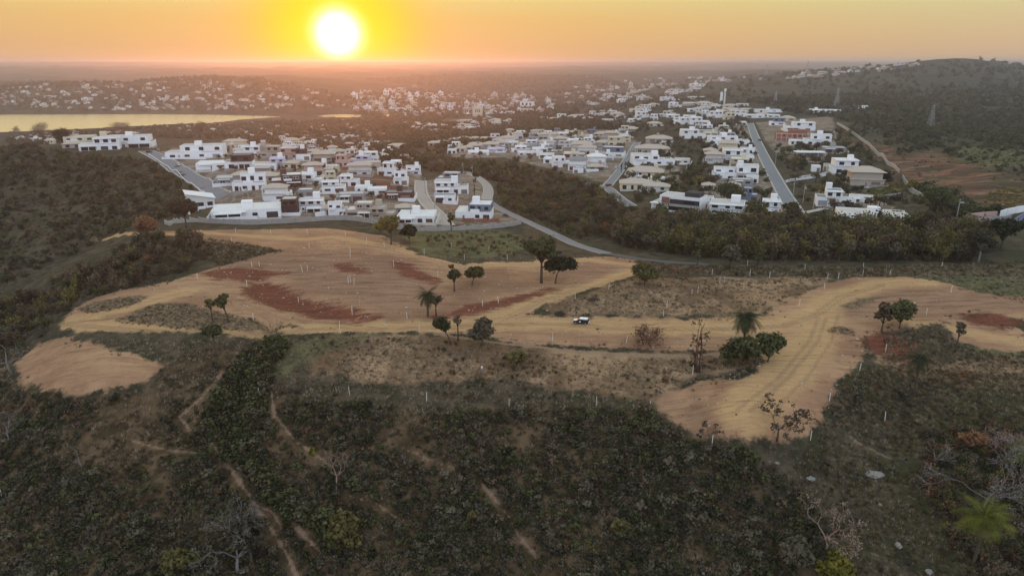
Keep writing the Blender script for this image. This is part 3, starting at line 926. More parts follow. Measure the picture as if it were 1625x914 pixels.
# ------------------------------------------------------------------ houses
UNIT = MB(); UNIT.box(-.5, .5, -.5, .5, 0, 1)
_unit = {}
def unit(name, mat):
    k = (name, mat.name)
    if k not in _unit: _unit[k] = UNIT.mesh(name, mat)
    return _unit[k]
def part(name, mat, root, x0, x1, y0, y1, z0, z1):
    return mesh_obj(name, unit(name, mat), root, ((x0 + x1) / 2, (y0 + y1) / 2, z0), (x1 - x0, y1 - y0, z1 - z0))

def volume(root, name, wall, roofm, x0, x1, y0, y1, z0, z1, par=.55):
    """a rendered box with a parapet round a recessed roof slab"""
    b = MB()
    b.box(x0, x1, y0, y1, z0, z1)
    t = .22
    b.box(x0, x1, y0, y0 + t, z1 + .002, z1 + par); b.box(x0, x1, y1 - t, y1, z1 + .002, z1 + par)
    b.box(x0, x0 + t, y0 + t + .002, y1 - t - .002, z1 + .002, z1 + par); b.box(x1 - t, x1, y0 + t + .002, y1 - t - .002, z1 + .002, z1 + par)
    b.build(name, wall, root)
    part('roof', roofm, root, x0 + t + .01, x1 - t - .01, y0 + t + .01, y1 - t - .01, z1 + .01, z1 + .2)

def window(root, frame, x0, x1, y, z0, z1, small=False):
    """on a wall facing -y"""
    if small:
        part('window', M['glass'], root, x0, x1, y - .06, y + .1, z0, z1)
        return
    w = mesh_obj('window', unit('window', M['glass']), root, ((x0 + x1) / 2, y + .0, z0), (x1 - x0, .16, z1 - z0))
    b = MB(); e = .12 / (x1 - x0); g = .12 / (z1 - z0)
    b.box(-.5 - e, -.5, -.75, .45, -g, 1 + g); b.box(.5, .5 + e, -.75, .45, -g, 1 + g)
    b.box(-.5, .5, -.75, .45, -g, -.002); b.box(-.5, .5, -.75, .45, 1.002, 1 + g)
    if x1 - x0 > 1.6: b.box(-.03, .03, -.7, -.51, 0, 1)
    b.build('frame', frame, w)

def side_window(root, x, s, y0, y1, z0, z1):
    part('window', M['glass'], root, x - .06, x + .06, y0, y1, z0, z1)

def hip(root, mat, x0, x1, y0, y1, z, h, eave=.7):
    x0 -= eave; x1 += eave; y0 -= eave; y1 += eave
    ins = min(x1 - x0, y1 - y0) / 2
    b = MB()
    cx, cy = (x0 + x1) / 2, (y0 + y1) / 2
    if x1 - x0 > y1 - y0: r = [(x0 + ins, cy), (x1 - ins, cy)]
    else: r = [(cx, y0 + ins), (cx, y1 - ins)]
    v = [(x0, y0, z), (x1, y0, z), (x1, y1, z), (x0, y1, z), (*r[0], z + h), (*r[1], z + h), (x0, y0, z - .15), (x1, y0, z - .15), (x1, y1, z - .15), (x0, y1, z - .15)]
    f = [(0, 1, 5, 4), (2, 3, 4, 5), (1, 2, 5), (3, 0, 4)] if x1 - x0 > y1 - y0 else [(0, 1, 4), (1, 2, 5, 4), (2, 3, 5), (3, 0, 4, 5)]
    f += [(6, 7, 1, 0), (7, 8, 2, 1), (8, 9, 3, 2), (9, 6, 0, 3), (9, 8, 7, 6)]
    b.add(v, f)
    return b.build('roof', mat, root)

HOUSES = []       # (x, y, radius)
HREC = []
NAMES = dict(white='white', offwhite='off-white', cream='cream', beige='beige', grey='grey', slate='slate-blue', brown='dark brown', dark='charcoal', lilac='pale lilac', pink='pinkish', brickwork='bare brick')

def house(px, py, wpx, hpx, place, col='white', st=None, tower=None, roof='flat', rot=None, second=None, label=None, deep=None):
    """px, py: the middle of the foot of its front wall in the photograph; wpx, hpx: its size there"""
    rg = random.Random(int(px * 131 + py * 17))
    p = at(px, py)
    k = mpp(p)
    w = wpx * k * 1.12
    hm = hpx * k * 1.18
    el = math.atan2(CAMZ - p.z, math.hypot(p.x, p.y))
    d = deep or min(max(w * rg.uniform(.55, .85), 6.0), 15.0)
    if rot is None: rot = rg.uniform(-.16, .10)
    az = math.atan2(p.x, p.y)
    rz = rot - az * .6
    hw = max(hm * math.cos(el) - d * math.sin(el) * .75, 2.8)
    if tower: hw = max(hw - 2.4, 2.8)
    if st is None: st = 2 if hw > 4.8 else 1
    h1 = min(hw, 3.4) if st == 1 else min(hw * .52, 3.6)
    h2 = 0 if st == 1 else min(max(hw - h1, 2.6), 4.2)
    big = wpx > 34
    # the origin sits at the middle of the house foot
    c = Vector((p.x - math.sin(rz) * d / 2, p.y + math.cos(rz) * d / 2))
    z = min(float(hz(c.x, c.y)), p.z) + .05
    root = empty('house', (c.x, c.y, z), rz)
    HOUSES.append((c.x, c.y, .55 * math.hypot(w, d)))
    wm_ = M[col]
    rm = M[rg.choice(['roof_pale', 'roof_white', 'roof_white', 'roof_pale', 'roof_grey' if rg.random() < .5 else 'roof_pale'])]
    fr = M['white'] if col in ('brown', 'dark', 'slate', 'grey', 'beige') else M['dark']
    x0, x1, y0, y1 = -w / 2, w / 2, -d / 2, d / 2
    # plinth so that it stands into the slope
    part('plinth', M['concrete'], root, x0 - .3, x1 + .3, y0 - .3, y1 + .3, -2.5, .12)
    if roof == 'hip':
        part('wall', wm_, root, x0, x1, y0, y1, .1, .1 + h1)
        if st == 2:
            part('upper_floor', wm_, root, x0 + w * .06, x1 - w * .06, y0 + .6, y1 - .3, .1 + h1 + .002, .1 + h1 + h2)
            part('canopy', M['roof_pale'], root, x0 - .5, x1 + .5, y0 - .6, y0 + .58, .1 + h1 + .004, .1 + h1 + .26)
        top = .1 + h1 + h2
        hip(root, M[second or 'roof_tan'], x0, x1, y0, y1, top, min(w, d) * .17 + .4)
        if tower is not None:
            tx = tower * w / 2
            part('chimney', wm_, root, tx - 1.1, tx + 1.1, -1.1, 1.1, top, top + min(w, d) * .17 + 2.0)
    else:
        if st == 1:
            volume(root, 'wall', wm_, rm, x0, x1, y0, y1, .1, .1 + h1)
            cut = rg.uniform(-.2, .3) * w
            if w > 10:      # a porch recess with its slab
                part('canopy', M['white'], root, x0 + w * .1, x0 + w * .5, y0 - 1.3, y0 - .01, h1 - .35, h1 - .05)
        else:
            volume(root, 'wall', wm_, rm, x0, x1, y0, y1, .1, .1 + h1)
            f0, f1 = rg.choice([(0, .72), (.26, 1), (.06, .94), (0, .62), (.36, 1)])
            ux0, ux1 = x0 + f0 * w + (.02 if f0 == 0 else 0), x0 + f1 * w - (.02 if f1 == 1 else 0)
            fy = rg.choice([0.03, -.9, 1.4])
            m2 = M[second] if second else wm_
            volume(root, 'upper_floor', m2, rm, ux0, ux1, y0 + fy, y1 - rg.choice([.03, 2.0]), .1 + h1 + .6, .1 + h1 + h2)
            nw = 2 if wpx < 40 else 3
            span = (ux1 - ux0) / nw
            for i in range(nw):
                ww = min(span * rg.uniform(.3, .62), 2.8)
                xc = ux0 + span * (i + .5) + rg.uniform(-.1, .1) * span
                z0_ = .1 + h1 + .6 + h2 * .22
                window(root, fr, xc - ww / 2, xc + ww / 2, y0 + fy, z0_, z0_ + h2 * rg.choice([.38, .45, .5]), not big)
            if rg.random() < .5:
                part('canopy', m2, root, ux0 - .4, ux1 + .4, y0 + fy - .9, y0 + fy - .01, .1 + h1 + h2 - .15, .1 + h1 + h2 + .15)
            else:           # balcony
                bx0 = ux0 + .1 * (ux1 - ux0); bx1 = ux0 + .5 * (ux1 - ux0)
                part('balcony', M['white'], root, bx0, bx1, y0 + fy - 1.2, y0 + fy - .01, .1 + h1 + .55, .1 + h1 + 1.5)
            sx = ux1 if rot - az * .6 < 0 else ux0
            side_window(root, sx, 1, y0 + d * .35, y0 + d * .55, .1 + h1 + 1.6, .1 + h1 + h2 * .75)
        if tower is not None:
            tx = tower * (w / 2 - 1.6)
            ty = rg.uniform(-.1, .25) * d
            tb = .1 + h1 + (h2 if st == 2 else 0)
            tw = min(max(w * .10, 1.3), 2.2)
            if st == 2 and not (ux0 + tw < tx < ux1 - tw): tb = .1 + h1
            part('tank_tower', wm_ if col != 'lilac' else M['white'], root, tx - tw, tx + tw, ty - tw, ty + tw, tb + .2, .1 + h1 + h2 + 3.0)
    if big and roof == 'flat' and rg.random() < .6:      # a veranda: slab on columns before a dark glazed recess
        va, vb = rg.choice([(.04, .44), (.5, .96), (.3, .72)])
        vx0, vx1 = x0 + va * w, x0 + vb * w
        vd = rg.uniform(1.8, 3.0)
        part('veranda_slab', M[rg.choice(['white', 'roof_pale', 'offwhite'])], root, vx0, vx1, y0 - vd, y0 - .34, min(2.75, h1 * .85), min(2.75, h1 * .85) + .28)
        for cx_ in (vx0 + .15, (vx0 + vx1) / 2, vx1 - .45):
            part('column', wm_, root, cx_, cx_ + .3, y0 - vd + .1, y0 - vd + .4, -1.5, min(2.75, h1 * .85) - .004)
        part('glazed_front', M['glass'], root, vx0 + .5, vx1 - .5, y0 - .20, y0 - .10, .14, min(2.6, h1 * .8))
    # ground floor: door, garage or big opening, windows
    nw = 2 if wpx < 40 else 4
    span = w / nw
    gi = rg.randrange(nw)
    for i in range(nw):
        xc = x0 + span * (i + .5)
        if i == gi:
            gw = min(span * .72, 4.6)
            part('garage_door', M[rg.choice(['dark', 'brown', 'grey', 'wood'])], root, xc - gw / 2, xc + gw / 2, y0 - .05, y0 + .1, .12, min(2.6, h1 * .8))
        elif rg.random() < .8:
            ww = min(span * rg.uniform(.25, .6), 3.0)
            lowz = rg.choice([.2, 1.0])
            window(root, fr, xc - ww / 2, xc + ww / 2, y0, .12 + lowz, .12 + min(2.3, h1 * .75), not big)
    if big:
        xd = x0 + span * ((gi + 1) % nw + .94)
        if xd < x1 - .6: part('door', M['wood'], root, xd - .45, xd + .45, y0 - .04, y0 + .1, .12, 2.2)
        # things on the roof: solar panels
        if roof == 'flat' and rg.random() < .55:
            zt = .1 + h1 + .3
            for q in range(3):
                mesh_obj('solar_panel', unit('solar_panel', M['glass']), root, (x1 - 1.6 - q * 1.3, y1 - 1.6, zt), (1.1, 1.7, .08), (R(12), 0, 0))
    if wpx > 16 and rg.random() < .75 and place != 'on the left ridge':
        yf = rg.uniform(2.2, 4.5); side = rg.choice([-1, 1]); hy = rg.uniform(1.5, 2.3); ym = M[rg.choice(['white', 'white', 'offwhite', 'concrete', 'beige'])]
        part('patio', M[rg.choice(['paving', 'paving', 'roof_pale', 'concrete'])], root, x0 - .2, x1 + .2, y0 - yf, y0 - .32, -2.5, .06)
        sx = x1 + 1.2 if side > 0 else x0 - 1.2
        part('yard_wall', ym, root, sx - .1, sx + .1, y0 - yf, y1 + 1.5, -2.5, hy)
        gx = rg.uniform(.25, .6) * w
        if side > 0: part('yard_wall', ym, root, x0 + gx, sx - .12, y0 - yf - .1, y0 - yf + .1, -2.5, hy * .8)
        else: part('yard_wall', ym, root, sx + .12, x1 - gx, y0 - yf - .1, y0 - yf + .1, -2.5, hy * .8)
    HREC.append((root, px, py, place, NAMES[col], st, tower is not None, roof, label))
    return root

Z1 = lambda X, Y: (100 + X / 6.77, 190 + Y / 6.77, 6.77)
def Zm(ox, oy): return lambda X, Y: (ox + X / 5.804, oy + Y / 5.804, 5.804)
Z2, Z3, Z4, Z5, Z6, Z7, Z8 = Zm(260, 210), Zm(480, 210), Zm(680, 180), Zm(860, 130), Zm(920, 210), Zm(1100, 140), Zm(1100, 230)
Z9 = Zm(1345, 230)
TABLE = [
 (Z1, 'on the left ridge', [(285,285,350,105,'cream',None,.6,'flat'),(395,330,290,115,'white',2,None,'flat'),(700,298,370,120,'white',2,.0,'flat'),(110,305,150,30,'beige',1,None,'hip')]),
 (Z2, 'beside the left road', [(285,240,400,150,'white',2,.1,'flat'),(450,345,230,95,'white',1,None,'flat')]),
 (Z2, 'in the left estate', [(515,190,120,55,'brown',1,None,'flat'),(650,140,170,75,'cream',2,.4,'hip'),(770,235,180,110,'white',2,.6,'flat'),(690,335,200,140,'white',2,None,'flat','brown'),
   (965,235,170,110,'beige',2,-.7,'flat'),(1090,335,170,110,'lilac',2,-.2,'flat'),(930,350,170,75,'white',1,None,'flat'),(1155,245,150,85,'pink',2,None,'flat'),(1285,260,110,110,'white',2,-.3,'flat','brown'),
   (1165,128,120,70,'cream',2,None,'hip'),(1325,135,140,48,'grey',1,None,'hip'),(1470,268,170,85,'beige',2,-.2,'hip'),(1600,285,80,55,'brown',1,None,'flat'),
   (615,485,210,100,'grey',1,None,'flat'),(790,540,240,170,'white',2,.2,'flat'),(1135,510,230,140,'brown',2,-.2,'flat'),(1050,628,220,110,'white',2,None,'flat'),
   (1325,470,210,95,'white',2,.1,'flat'),(1470,380,140,105,'white',2,.1,'flat','brown'),(1510,455,110,80,'cream',2,None,'flat'),(1308,598,110,62,'grey',1,None,'flat')]),
 (Z2, 'behind the perimeter wall', [(765,795,500,165,'white',1,0,'flat'),(1318,735,250,130,'white',2,.7,'flat'),(1560,770,150,110,'offwhite',1,None,'hip')]),
 (Z2, 'in the left estate', [(1565,560,180,95,'white',2,None,'flat')]),
 (Z3, 'in the left estate', [(430,500,140,90,'white',2,None,'flat'),(520,405,180,95,'offwhite',2,None,'hip'),(520,295,160,95,'lilac',2,.1,'flat'),(350,292,100,65,'dark',1,None,'flat'),
   (765,400,130,130,'white',2,None,'flat'),(905,488,115,105,'white',2,None,'flat'),(860,345,90,70,'white',2,None,'flat'),(1000,388,160,80,'white',2,.8,'flat'),(885,625,220,100,'brown',1,0,'flat'),
   (560,560,130,75,'white',1,.8,'flat'),(450,640,200,85,'grey',1,None,'flat'),(710,255,130,50,'pink',1,None,'hip'),(340,212,90,38,'cream',1,None,'hip'),(640,330,140,60,'beige',1,None,'flat'),(690,585,150,60,'white',1,None,'flat'),
   (250,370,130,60,'cream',1,None,'flat'),(160,255,110,60,'beige',2,None,'hip')]),
 (Z3, 'behind the perimeter wall', [(330,775,150,100,'white',2,None,'flat'),(520,785,210,130,'beige',2,None,'flat'),(735,795,190,130,'beige',2,-.5,'flat'),(1040,835,300,130,'white',1,-.1,'flat')]),
 (Z3, 'between the two paved streets', [(1375,565,270,140,'white',2,.2,'flat'),(1310,650,170,80,'white',1,None,'flat'),(1340,470,180,90,'grey',2,None,'flat'),(1570,800,290,190,'white',2,.1,'flat','slate')]),
 (Z3, 'above the left estate', [(725,118,290,50,'white',1,None,'flat'),(870,155,180,30,'offwhite',1,None,'hip'),(240,110,90,40,'pink',1,None,'hip'),(60,120,110,35,'pink',1,None,'hip'),(240,55,70,25,'white',1,None,'flat')]),
 (Z4, 'in the long pale row across the valley', [(840,218,150,34,'cream',1,None,'hip'),(1065,245,110,45,'offwhite',2,None,'hip'),(1150,245,100,48,'offwhite',2,None,'hip'),(1280,240,150,52,'offwhite',2,0,'flat'),
   (330,258,110,32,'cream',1,None,'hip'),(430,262,110,34,'cream',1,None,'hip'),(520,258,100,32,'cream',1,None,'hip'),(240,268,90,28,'pink',1,None,'hip'),(120,290,100,34,'offwhite',1,None,'hip'),(50,300,90,30,'pink',1,None,'hip'),
   (440,318,130,45,'offwhite',1,None,'hip'),(565,318,130,45,'offwhite',1,None,'hip'),(650,275,110,36,'offwhite',1,None,'hip'),(740,265,100,36,'offwhite',1,None,'hip'),(690,300,120,40,'cream',1,None,'hip'),(770,300,110,45,'offwhite',1,None,'flat'),
   (920,312,140,55,'white',2,None,'flat'),(1060,335,85,50,'white',2,.3,'flat'),(1080,280,120,55,'grey',2,None,'flat'),(1335,278,140,42,'white',1,None,'flat'),(1475,245,110,42,'offwhite',1,None,'hip'),(1580,245,110,48,'beige',2,None,'flat'),(1585,305,90,36,'beige',1,None,'hip'),
   (460,388,170,48,'white',1,-.2,'flat'),(620,362,140,45,'lilac',1,None,'flat'),(705,332,70,45,'grey',2,None,'flat'),(835,362,120,48,'white',2,None,'flat'),(890,398,120,40,'white',1,None,'flat'),(1000,395,90,52,'white',1,.0,'flat'),(1085,415,120,36,'white',1,None,'flat'),
   (1405,345,160,58,'offwhite',2,None,'hip'),(215,372,70,36,'white',1,None,'flat'),(290,355,80,34,'offwhite',1,None,'hip'),(1512,205,90,60,'slate',2,.3,'flat'),(1190,290,90,35,'beige',1,None,'flat'),(350,345,90,30,'offwhite',1,None,'hip'),(960,250,70,36,'grey',1,None,'flat')]),
 (Z4, 'below the row across the valley', [(1130,462,130,62,'white',1,None,'flat'),(1225,500,140,85,'white',2,None,'flat'),(1370,525,150,90,'white',2,None,'hip','roof_grey'),(1380,552,80,24,'white',1,None,'flat'),(1550,500,140,110,'white',2,0,'hip','roof_white')]),
 (Z5, 'beside the curving road', [(650,700,190,120,'white',2,None,'flat','slate'),(630,545,120,80,'beige',2,None,'hip'),(535,540,100,50,'beige',1,None,'flat'),(770,515,100,45,'white',1,.2,'flat'),
   (1075,560,200,70,'beige',1,-.1,'hip'),(1015,655,260,65,'beige',1,.5,'hip'),(1030,770,330,110,'white',2,.1,'flat'),(945,875,280,85,'cream',1,.6,'hip'),(1285,758,120,26,'offwhite',1,None,'flat')]),
 (Z5, 'on the far upper slope', [(1190,180,170,70,'white',2,None,'flat'),(1225,240,100,55,'white',2,None,'flat'),(1430,155,130,36,'offwhite',1,None,'flat'),(1440,215,220,40,'offwhite',1,None,'flat'),(1530,240,100,55,'offwhite',2,None,'flat'),(1410,275,110,45,'white',1,None,'flat'),(1600,245,80,40,'offwhite',1,None,'flat'),
   (880,275,120,52,'cream',2,None,'flat'),(920,255,50,40,'offwhite',2,None,'flat'),(620,315,110,48,'offwhite',2,.1,'flat'),(700,315,100,40,'offwhite',1,None,'hip'),(480,315,80,45,'offwhite',2,None,'flat'),(560,310,50,40,'offwhite',2,None,'flat'),(195,340,100,42,'white',2,None,'flat'),(300,335,100,38,'offwhite',1,None,'hip'),
   (110,358,80,30,'offwhite',1,None,'hip'),(340,345,80,34,'offwhite',2,None,'flat'),(850,370,100,38,'white',1,None,'flat'),(940,330,120,52,'white',2,None,'flat'),(1030,355,60,44,'white',2,None,'flat'),(1130,325,90,45,'offwhite',2,None,'flat'),(1210,330,100,42,'white',1,None,'flat'),(610,370,90,30,'offwhite',1,None,'flat'),
   (20,345,60,34,'offwhite',1,None,'flat'),(255,215,80,45,'offwhite',2,.2,'flat'),(770,155,60,25,'offwhite',1,None,'flat'),(1030,230,90,30,'cream',1,None,'hip'),(820,460,120,24,'grey',1,None,'hip'),(1040,410,110,28,'offwhite',1,None,'hip'),(420,355,80,32,'offwhite',1,None,'hip'),(720,345,80,30,'offwhite',1,None,'hip')]),
 (Z5, 'on the slope left of the straight road', [(1290,395,140,75,'white',2,None,'flat'),(1455,395,150,95,'white',2,None,'flat'),(1395,525,190,115,'white',2,-.1,'flat'),(1600,330,110,60,'white',2,None,'flat'),(1520,320,80,45,'white',2,None,'flat')]),
 (Z6, 'beside the curving road', [(520,530,250,70,'cream',1,None,'hip'),(700,545,200,50,'offwhite',1,None,'hip'),(520,412,100,24,'white',1,None,'flat'),(715,470,110,40,'white',1,None,'flat')]),
 (Z6, 'left of the straight road', [(1205,210,100,42,'cream',1,None,'hip'),(1370,115,310,80,'white',2,-.2,'flat'),(1365,195,150,80,'cream',2,None,'hip'),(1460,272,230,95,'white',2,None,'flat'),(1390,300,90,30,'brown',1,None,'flat'),
   (1330,440,180,95,'white',2,None,'flat'),(1500,440,220,170,'white',2,-.3,'flat'),(1500,490,150,40,'grey',1,None,'flat'),(1390,535,130,50,'cream',1,None,'hip'),(1585,470,90,60,'white',1,None,'flat'),(1180,535,90,22,'cream',1,None,'hip'),
   (1565,645,110,105,'slate',2,None,'flat'),(1180,705,90,90,'white',2,None,'flat'),(1410,772,360,150,'white',2,.05,'flat')]),
 (Z8, 'beside the foot of the straight road', [(670,660,200,170,'white',2,.7,'flat')]),
 (Z8, 'right of the straight road', [(1245,565,170,125,'white',2,0,'flat'),(1390,575,150,95,'white',1,None,'flat'),(1540,545,160,50,'white',1,None,'flat'),(1400,265,180,130,'white',2,.5,'flat'),(1130,250,58,42,'white',1,None,'flat'),(1225,240,40,50,'offwhite',1,None,'flat')]),
 (Z9, 'right of the straight road', [(175,385,230,130,'beige',2,None,'hip'),(245,742,470,130,'white',1,0,'flat')]),
 (Z7, 'right of the straight road', [(985,395,210,80,'white',2,.2,'flat'),(1140,525,190,110,'white',2,.2,'flat'),(948,522,100,38,'white',1,None,'flat'),(1300,600,160,95,'grey',1,.0,'flat'),(770,345,110,70,'white',2,None,'flat','slate'),(865,305,110,40,'cream',1,None,'hip'),
   (1210,228,215,52,'white',1,-.6,'flat'),(1485,190,55,22,'white',1,None,'flat'),(1580,188,40,20,'white',1,None,'flat')]),
 (Z7, 'around the head of the straight road', [(565,275,150,35,'white',1,None,'flat'),(685,225,190,50,'white',1,.1,'flat'),(105,158,120,34,'offwhite',1,None,'hip'),(200,180,90,30,'beige',1,None,'hip'),(345,185,110,36,'offwhite',1,None,'hip'),(455,170,90,28,'offwhite',1,None,'flat'),(500,215,90,36,'cream',1,None,'flat'),
   (265,235,80,34,'offwhite',1,None,'hip'),(220,275,120,50,'white',2,.0,'flat'),(60,210,90,36,'offwhite',1,None,'hip'),(390,225,100,34,'offwhite',1,None,'hip'),(430,255,90,30,'beige',1,None,'hip'),(125,195,60,26,'offwhite',1,None,'flat'),(310,215,70,28,'beige',1,None,'hip'),(740,275,90,34,'white',1,None,'flat'),(640,265,80,28,'beige',1,None,'hip')]),
]
for fz, place, rows in TABLE:
    for row in rows:
        X, Y, w_, h_, col, st, tw, rf = row[:8]
        sec = row[8] if len(row) > 8 else None
        x_, y_, s_ = fz(X, Y)
        house(x_, y_, w_ / s_, h_ / s_, place, col, st, tw, rf, second=sec)

# smaller houses that fill the gaps of the crowded estates
def proj(x, y, z):
    cp, sp = math.cos(PITCH), math.sin(PITCH)
    fz_ = y * cp - (z - CAMZ) * sp
    return CX + F * x / fz_, CY - F * (y * sp + (z - CAMZ) * cp) / fz_
def fill(poly, n, place, size, cols, gap=.7):
    W2 = np.array(at_many(dense(poly + [poly[0]], 25)[:-1]))
    got = 0
    for q in range(n * 60):
        if got >= n: break
        x = RNG.uniform(W2[:, 0].min(), W2[:, 0].max()); y = RNG.uniform(W2[:, 1].min(), W2[:, 1].max())
        if float(poly_sd(W2, np.array([x]), np.array([y]))[0]) < 0: continue
        w_ = RNG.uniform(*size)
        if any((x - h[0]) ** 2 + (y - h[1]) ** 2 < (gap * (h[2] + w_ * .62)) ** 2 for h in HOUSES): continue
        if any(float(line_sd(P_, np.array([x]), np.array([y]), hw + w_ * .45)[0]) > 0 for P_, hw in ROADS): continue
        got += 1
        z = float(hz(x, y)); k = math.sqrt(x * x + y * y + (z - CAMZ) ** 2) / F
        px, py = proj(x, y, z)
        house(px, py, w_ / k / 1.12, RNG.uniform(5.0, 8.5) / k / 1.18, place, str(RNG.choice(cols)), None, .5 if RNG.random() < .4 else None, 'hip' if RNG.random() < .2 else 'flat')
fill([(330,240),(420,222),(560,222),(650,255),(668,300),(690,345),(600,350),(540,342),(400,348),(350,300)], 64, 'in the left estate', (7, 12), ['white', 'white', 'white', 'offwhite', 'cream', 'grey', 'beige', 'brown', 'pink'], .56)
fill([(690,245),(800,215),(1000,210),(1010,235),(960,285),(880,265),(800,250)], 34, 'in the long pale row across the valley', (10, 16), ['white', 'white', 'offwhite', 'cream', 'grey'])
fill([(1110,200),(1190,195),(1240,300),(1120,330),(1120,260)], 12, 'left of the straight road', (9, 15), ['white', 'white', 'offwhite', 'cream', 'grey'])
fill([(1020,170),(1180,165),(1190,190),(1040,200)], 12, 'on the far upper slope', (11, 18), ['white', 'white', 'offwhite', 'cream'])

# four houses with a shape of their own
def angular_house():
    p = at(*Z6(870, 742)[:2]); k = mpp(p)
    w, d = 23.0, 11.0
    rz = -.55
    c = Vector((p.x - math.sin(rz) * d / 2, p.y + math.cos(rz) * d / 2)); z = float(hz(c.x, c.y))
    r = empty('house', (c.x, c.y, z), rz, 'angular white and charcoal house with timber screens above the thicket', 'house')
    part('plinth', M['concrete'], r, -w / 2 - .3, w / 2 + .3, -d / 2 - .3, d / 2 + .3, -4, .2)
    volume(r, 'wall', M['white'], M['roof_pale'], -w / 2, w / 2, -d / 2 + 1.5, d / 2, .2, 3.6)
    volume(r, 'upper_floor', M['white'], M['roof_pale'], -w / 2 + 4, w / 2 + .4, -d / 2 - .4, d / 2 - .05, 4.2, 7.4)
    part('cladding', M['dark'], r, -w / 2 + 9, w / 2 + .2, -d / 2 - .55, -d / 2 - .41, 4.4, 6.6)
    for q in range(6): part('timber_screen', M['roof_red'], r, -w / 2 + 5.2 + q * .62, -w / 2 + 5.7 + q * .62, -d / 2 - .6, -d / 2 - .41, 4.4, 7.2)
    part('window', M['glass'], r, -w / 2 + 2, -w / 2 + 5, -d / 2 + 1.42, -d / 2 + 1.6, .8, 2.8)
    part('window', M['glass'], r, -w / 2 + 8, w / 2 - 2, -d / 2 + 1.42, -d / 2 + 1.6, .8, 2.8)
    part('window', M['glass'], r, w / 2 - 7, w / 2 - 2, -d / 2 - .62, -d / 2 - .54, 4.8, 6.2)
    part('penthouse', M['dark'], r, w / 2 - 8, w / 2 - 1, -d / 2 + 3, d / 2 - 1, 7.65, 9.6)
    part('column', M['white'], r, -w / 2 + .1, -w / 2 + .9, -d / 2 - .2, -d / 2 + .4, .2, 3.6)
    part('canopy', M['white'], r, -w / 2 - .6, -w / 2 + 4.5, -d / 2 - .5, -d / 2 + 1.48, 3.62, 4.05)
    HOUSES.append((c.x, c.y, 13))
angular_house()

def shed_house():
    p = at(321, 333)
    w, d, rz = 12.0, 13.0, .5
    c = Vector((p.x - math.sin(rz) * d / 2, p.y + math.cos(rz) * d / 2)); z = float(hz(c.x, c.y)) - .5
    r = empty('house', (c.x, c.y, z), rz, 'tall narrow house with a single sloping sheet metal roof below the left road', 'house')
    b = MB()
    b.box(-w / 2, w / 2, -d / 2, d / 2, -4, 6)
    v = [(-w / 2, -d / 2, 6.002), (w / 2, -d / 2, 6.002), (w / 2, d / 2, 6.002), (-w / 2, d / 2, 6.002), (-w / 2, -d / 2, 9.6), (w / 2, -d / 2, 7.0), (w / 2, d / 2, 7.0), (-w / 2, d / 2, 9.6)]
    b.add(v, [(0, 1, 5, 4), (1, 2, 6, 5), (2, 3, 7, 6), (3, 0, 4, 7)])
    b.build('wall', M['offwhite'], r)
    b = MB(); e = .6
    sl = (9.6 - 7.0) / w
    zz = lambda x: 9.6 - (x + w / 2) * sl + .05
    vv = [(x, y, zz(x) + dz) for dz in (0, .2) for y in (-d / 2 - e, d / 2 + e) for x in (-w / 2 - e, w / 2 + e)]
    b.add(vv, [(0, 2, 3, 1), (4, 5, 7, 6), (0, 1, 5, 4), (2, 6, 7, 3), (0, 4, 6, 2), (1, 3, 7, 5)])
    b.build('roof', M['metal_roof'], r)
    for q in range(3):
        part('balcony', M['white'], r, -w / 2 + q * 4, -w / 2 + 3.6 + q * 4, -d / 2 - 2.6, -d / 2 - .02, 2.6, 3.5)
        part('column', M['white'], r, -w / 2 + q * 4, -w / 2 + .4 + q * 4, -d / 2 - 2.6, -d / 2 - 2.2, -4, 2.59)
        part('window', M['glass'], r, -w / 2 + .6 + q * 4, -w / 2 + 3 + q * 4, -d / 2 - .07, -d / 2 + .1, 3.6, 5.4)
        part('window', M['glass'], r, -w / 2 + .6 + q * 4, -w / 2 + 3 + q * 4, -d / 2 - .07, -d / 2 + .1, -.2, 1.9)
    part('window', M['glass'], r, w / 2 - .06, w / 2 + .06, -1, 1, 3.5, 5.0)
    HOUSES.append((c.x, c.y, 10))
shed_house()

def brick_shell():
    p = at(*Z7(905, 492)[:2]); k = mpp(p)
    w, d, rz = 43 * k, 13.0, -.25
    c = Vector((p.x - math.sin(rz) * d / 2, p.y + math.cos(rz) * d / 2)); z = float(hz(c.x, c.y))
    r = empty('house', (c.x, c.y, z), rz, 'unfinished bare red brick house right of the straight road', 'house')
    part('plinth', M['concrete'], r, -w / 2 - .3, w / 2 + .3, -d / 2 - .3, d / 2 + .3, -3, .2)
    part('wall', M['brickwork'], r, -w / 2, w / 2, -d / 2, d / 2, .2, 6.4)
    part('wall', M['brickwork'], r, -w / 2 + w * .42, w / 2 - .4, -d / 2 + 4, d / 2 - .3, 6.41, 9.6)
    for q in range(7):
        x = -w / 2 + q * (w - .4) / 6
        part('concrete_column', M['roof_pale'], r, x, x + .4, -d / 2 - .06, -d / 2 + .2, .2, 7.2)
    for zq in (3.1, 6.2):
        part('concrete_beam', M['roof_pale'], r, -w / 2 - .05, w / 2 + .05, -d / 2 - .09, -d / 2 + .2, zq, zq + .35)
    for q in range(6):
        if q in (1, 3, 4):
            x = -w / 2 + (q + .5) * w / 6
            part('window', M['dark'], r, x - .7, x + .7, -d / 2 - .03, -d / 2 + .1, 4.2, 5.6)
    HOUSES.append((c.x, c.y, 14))
brick_shell()

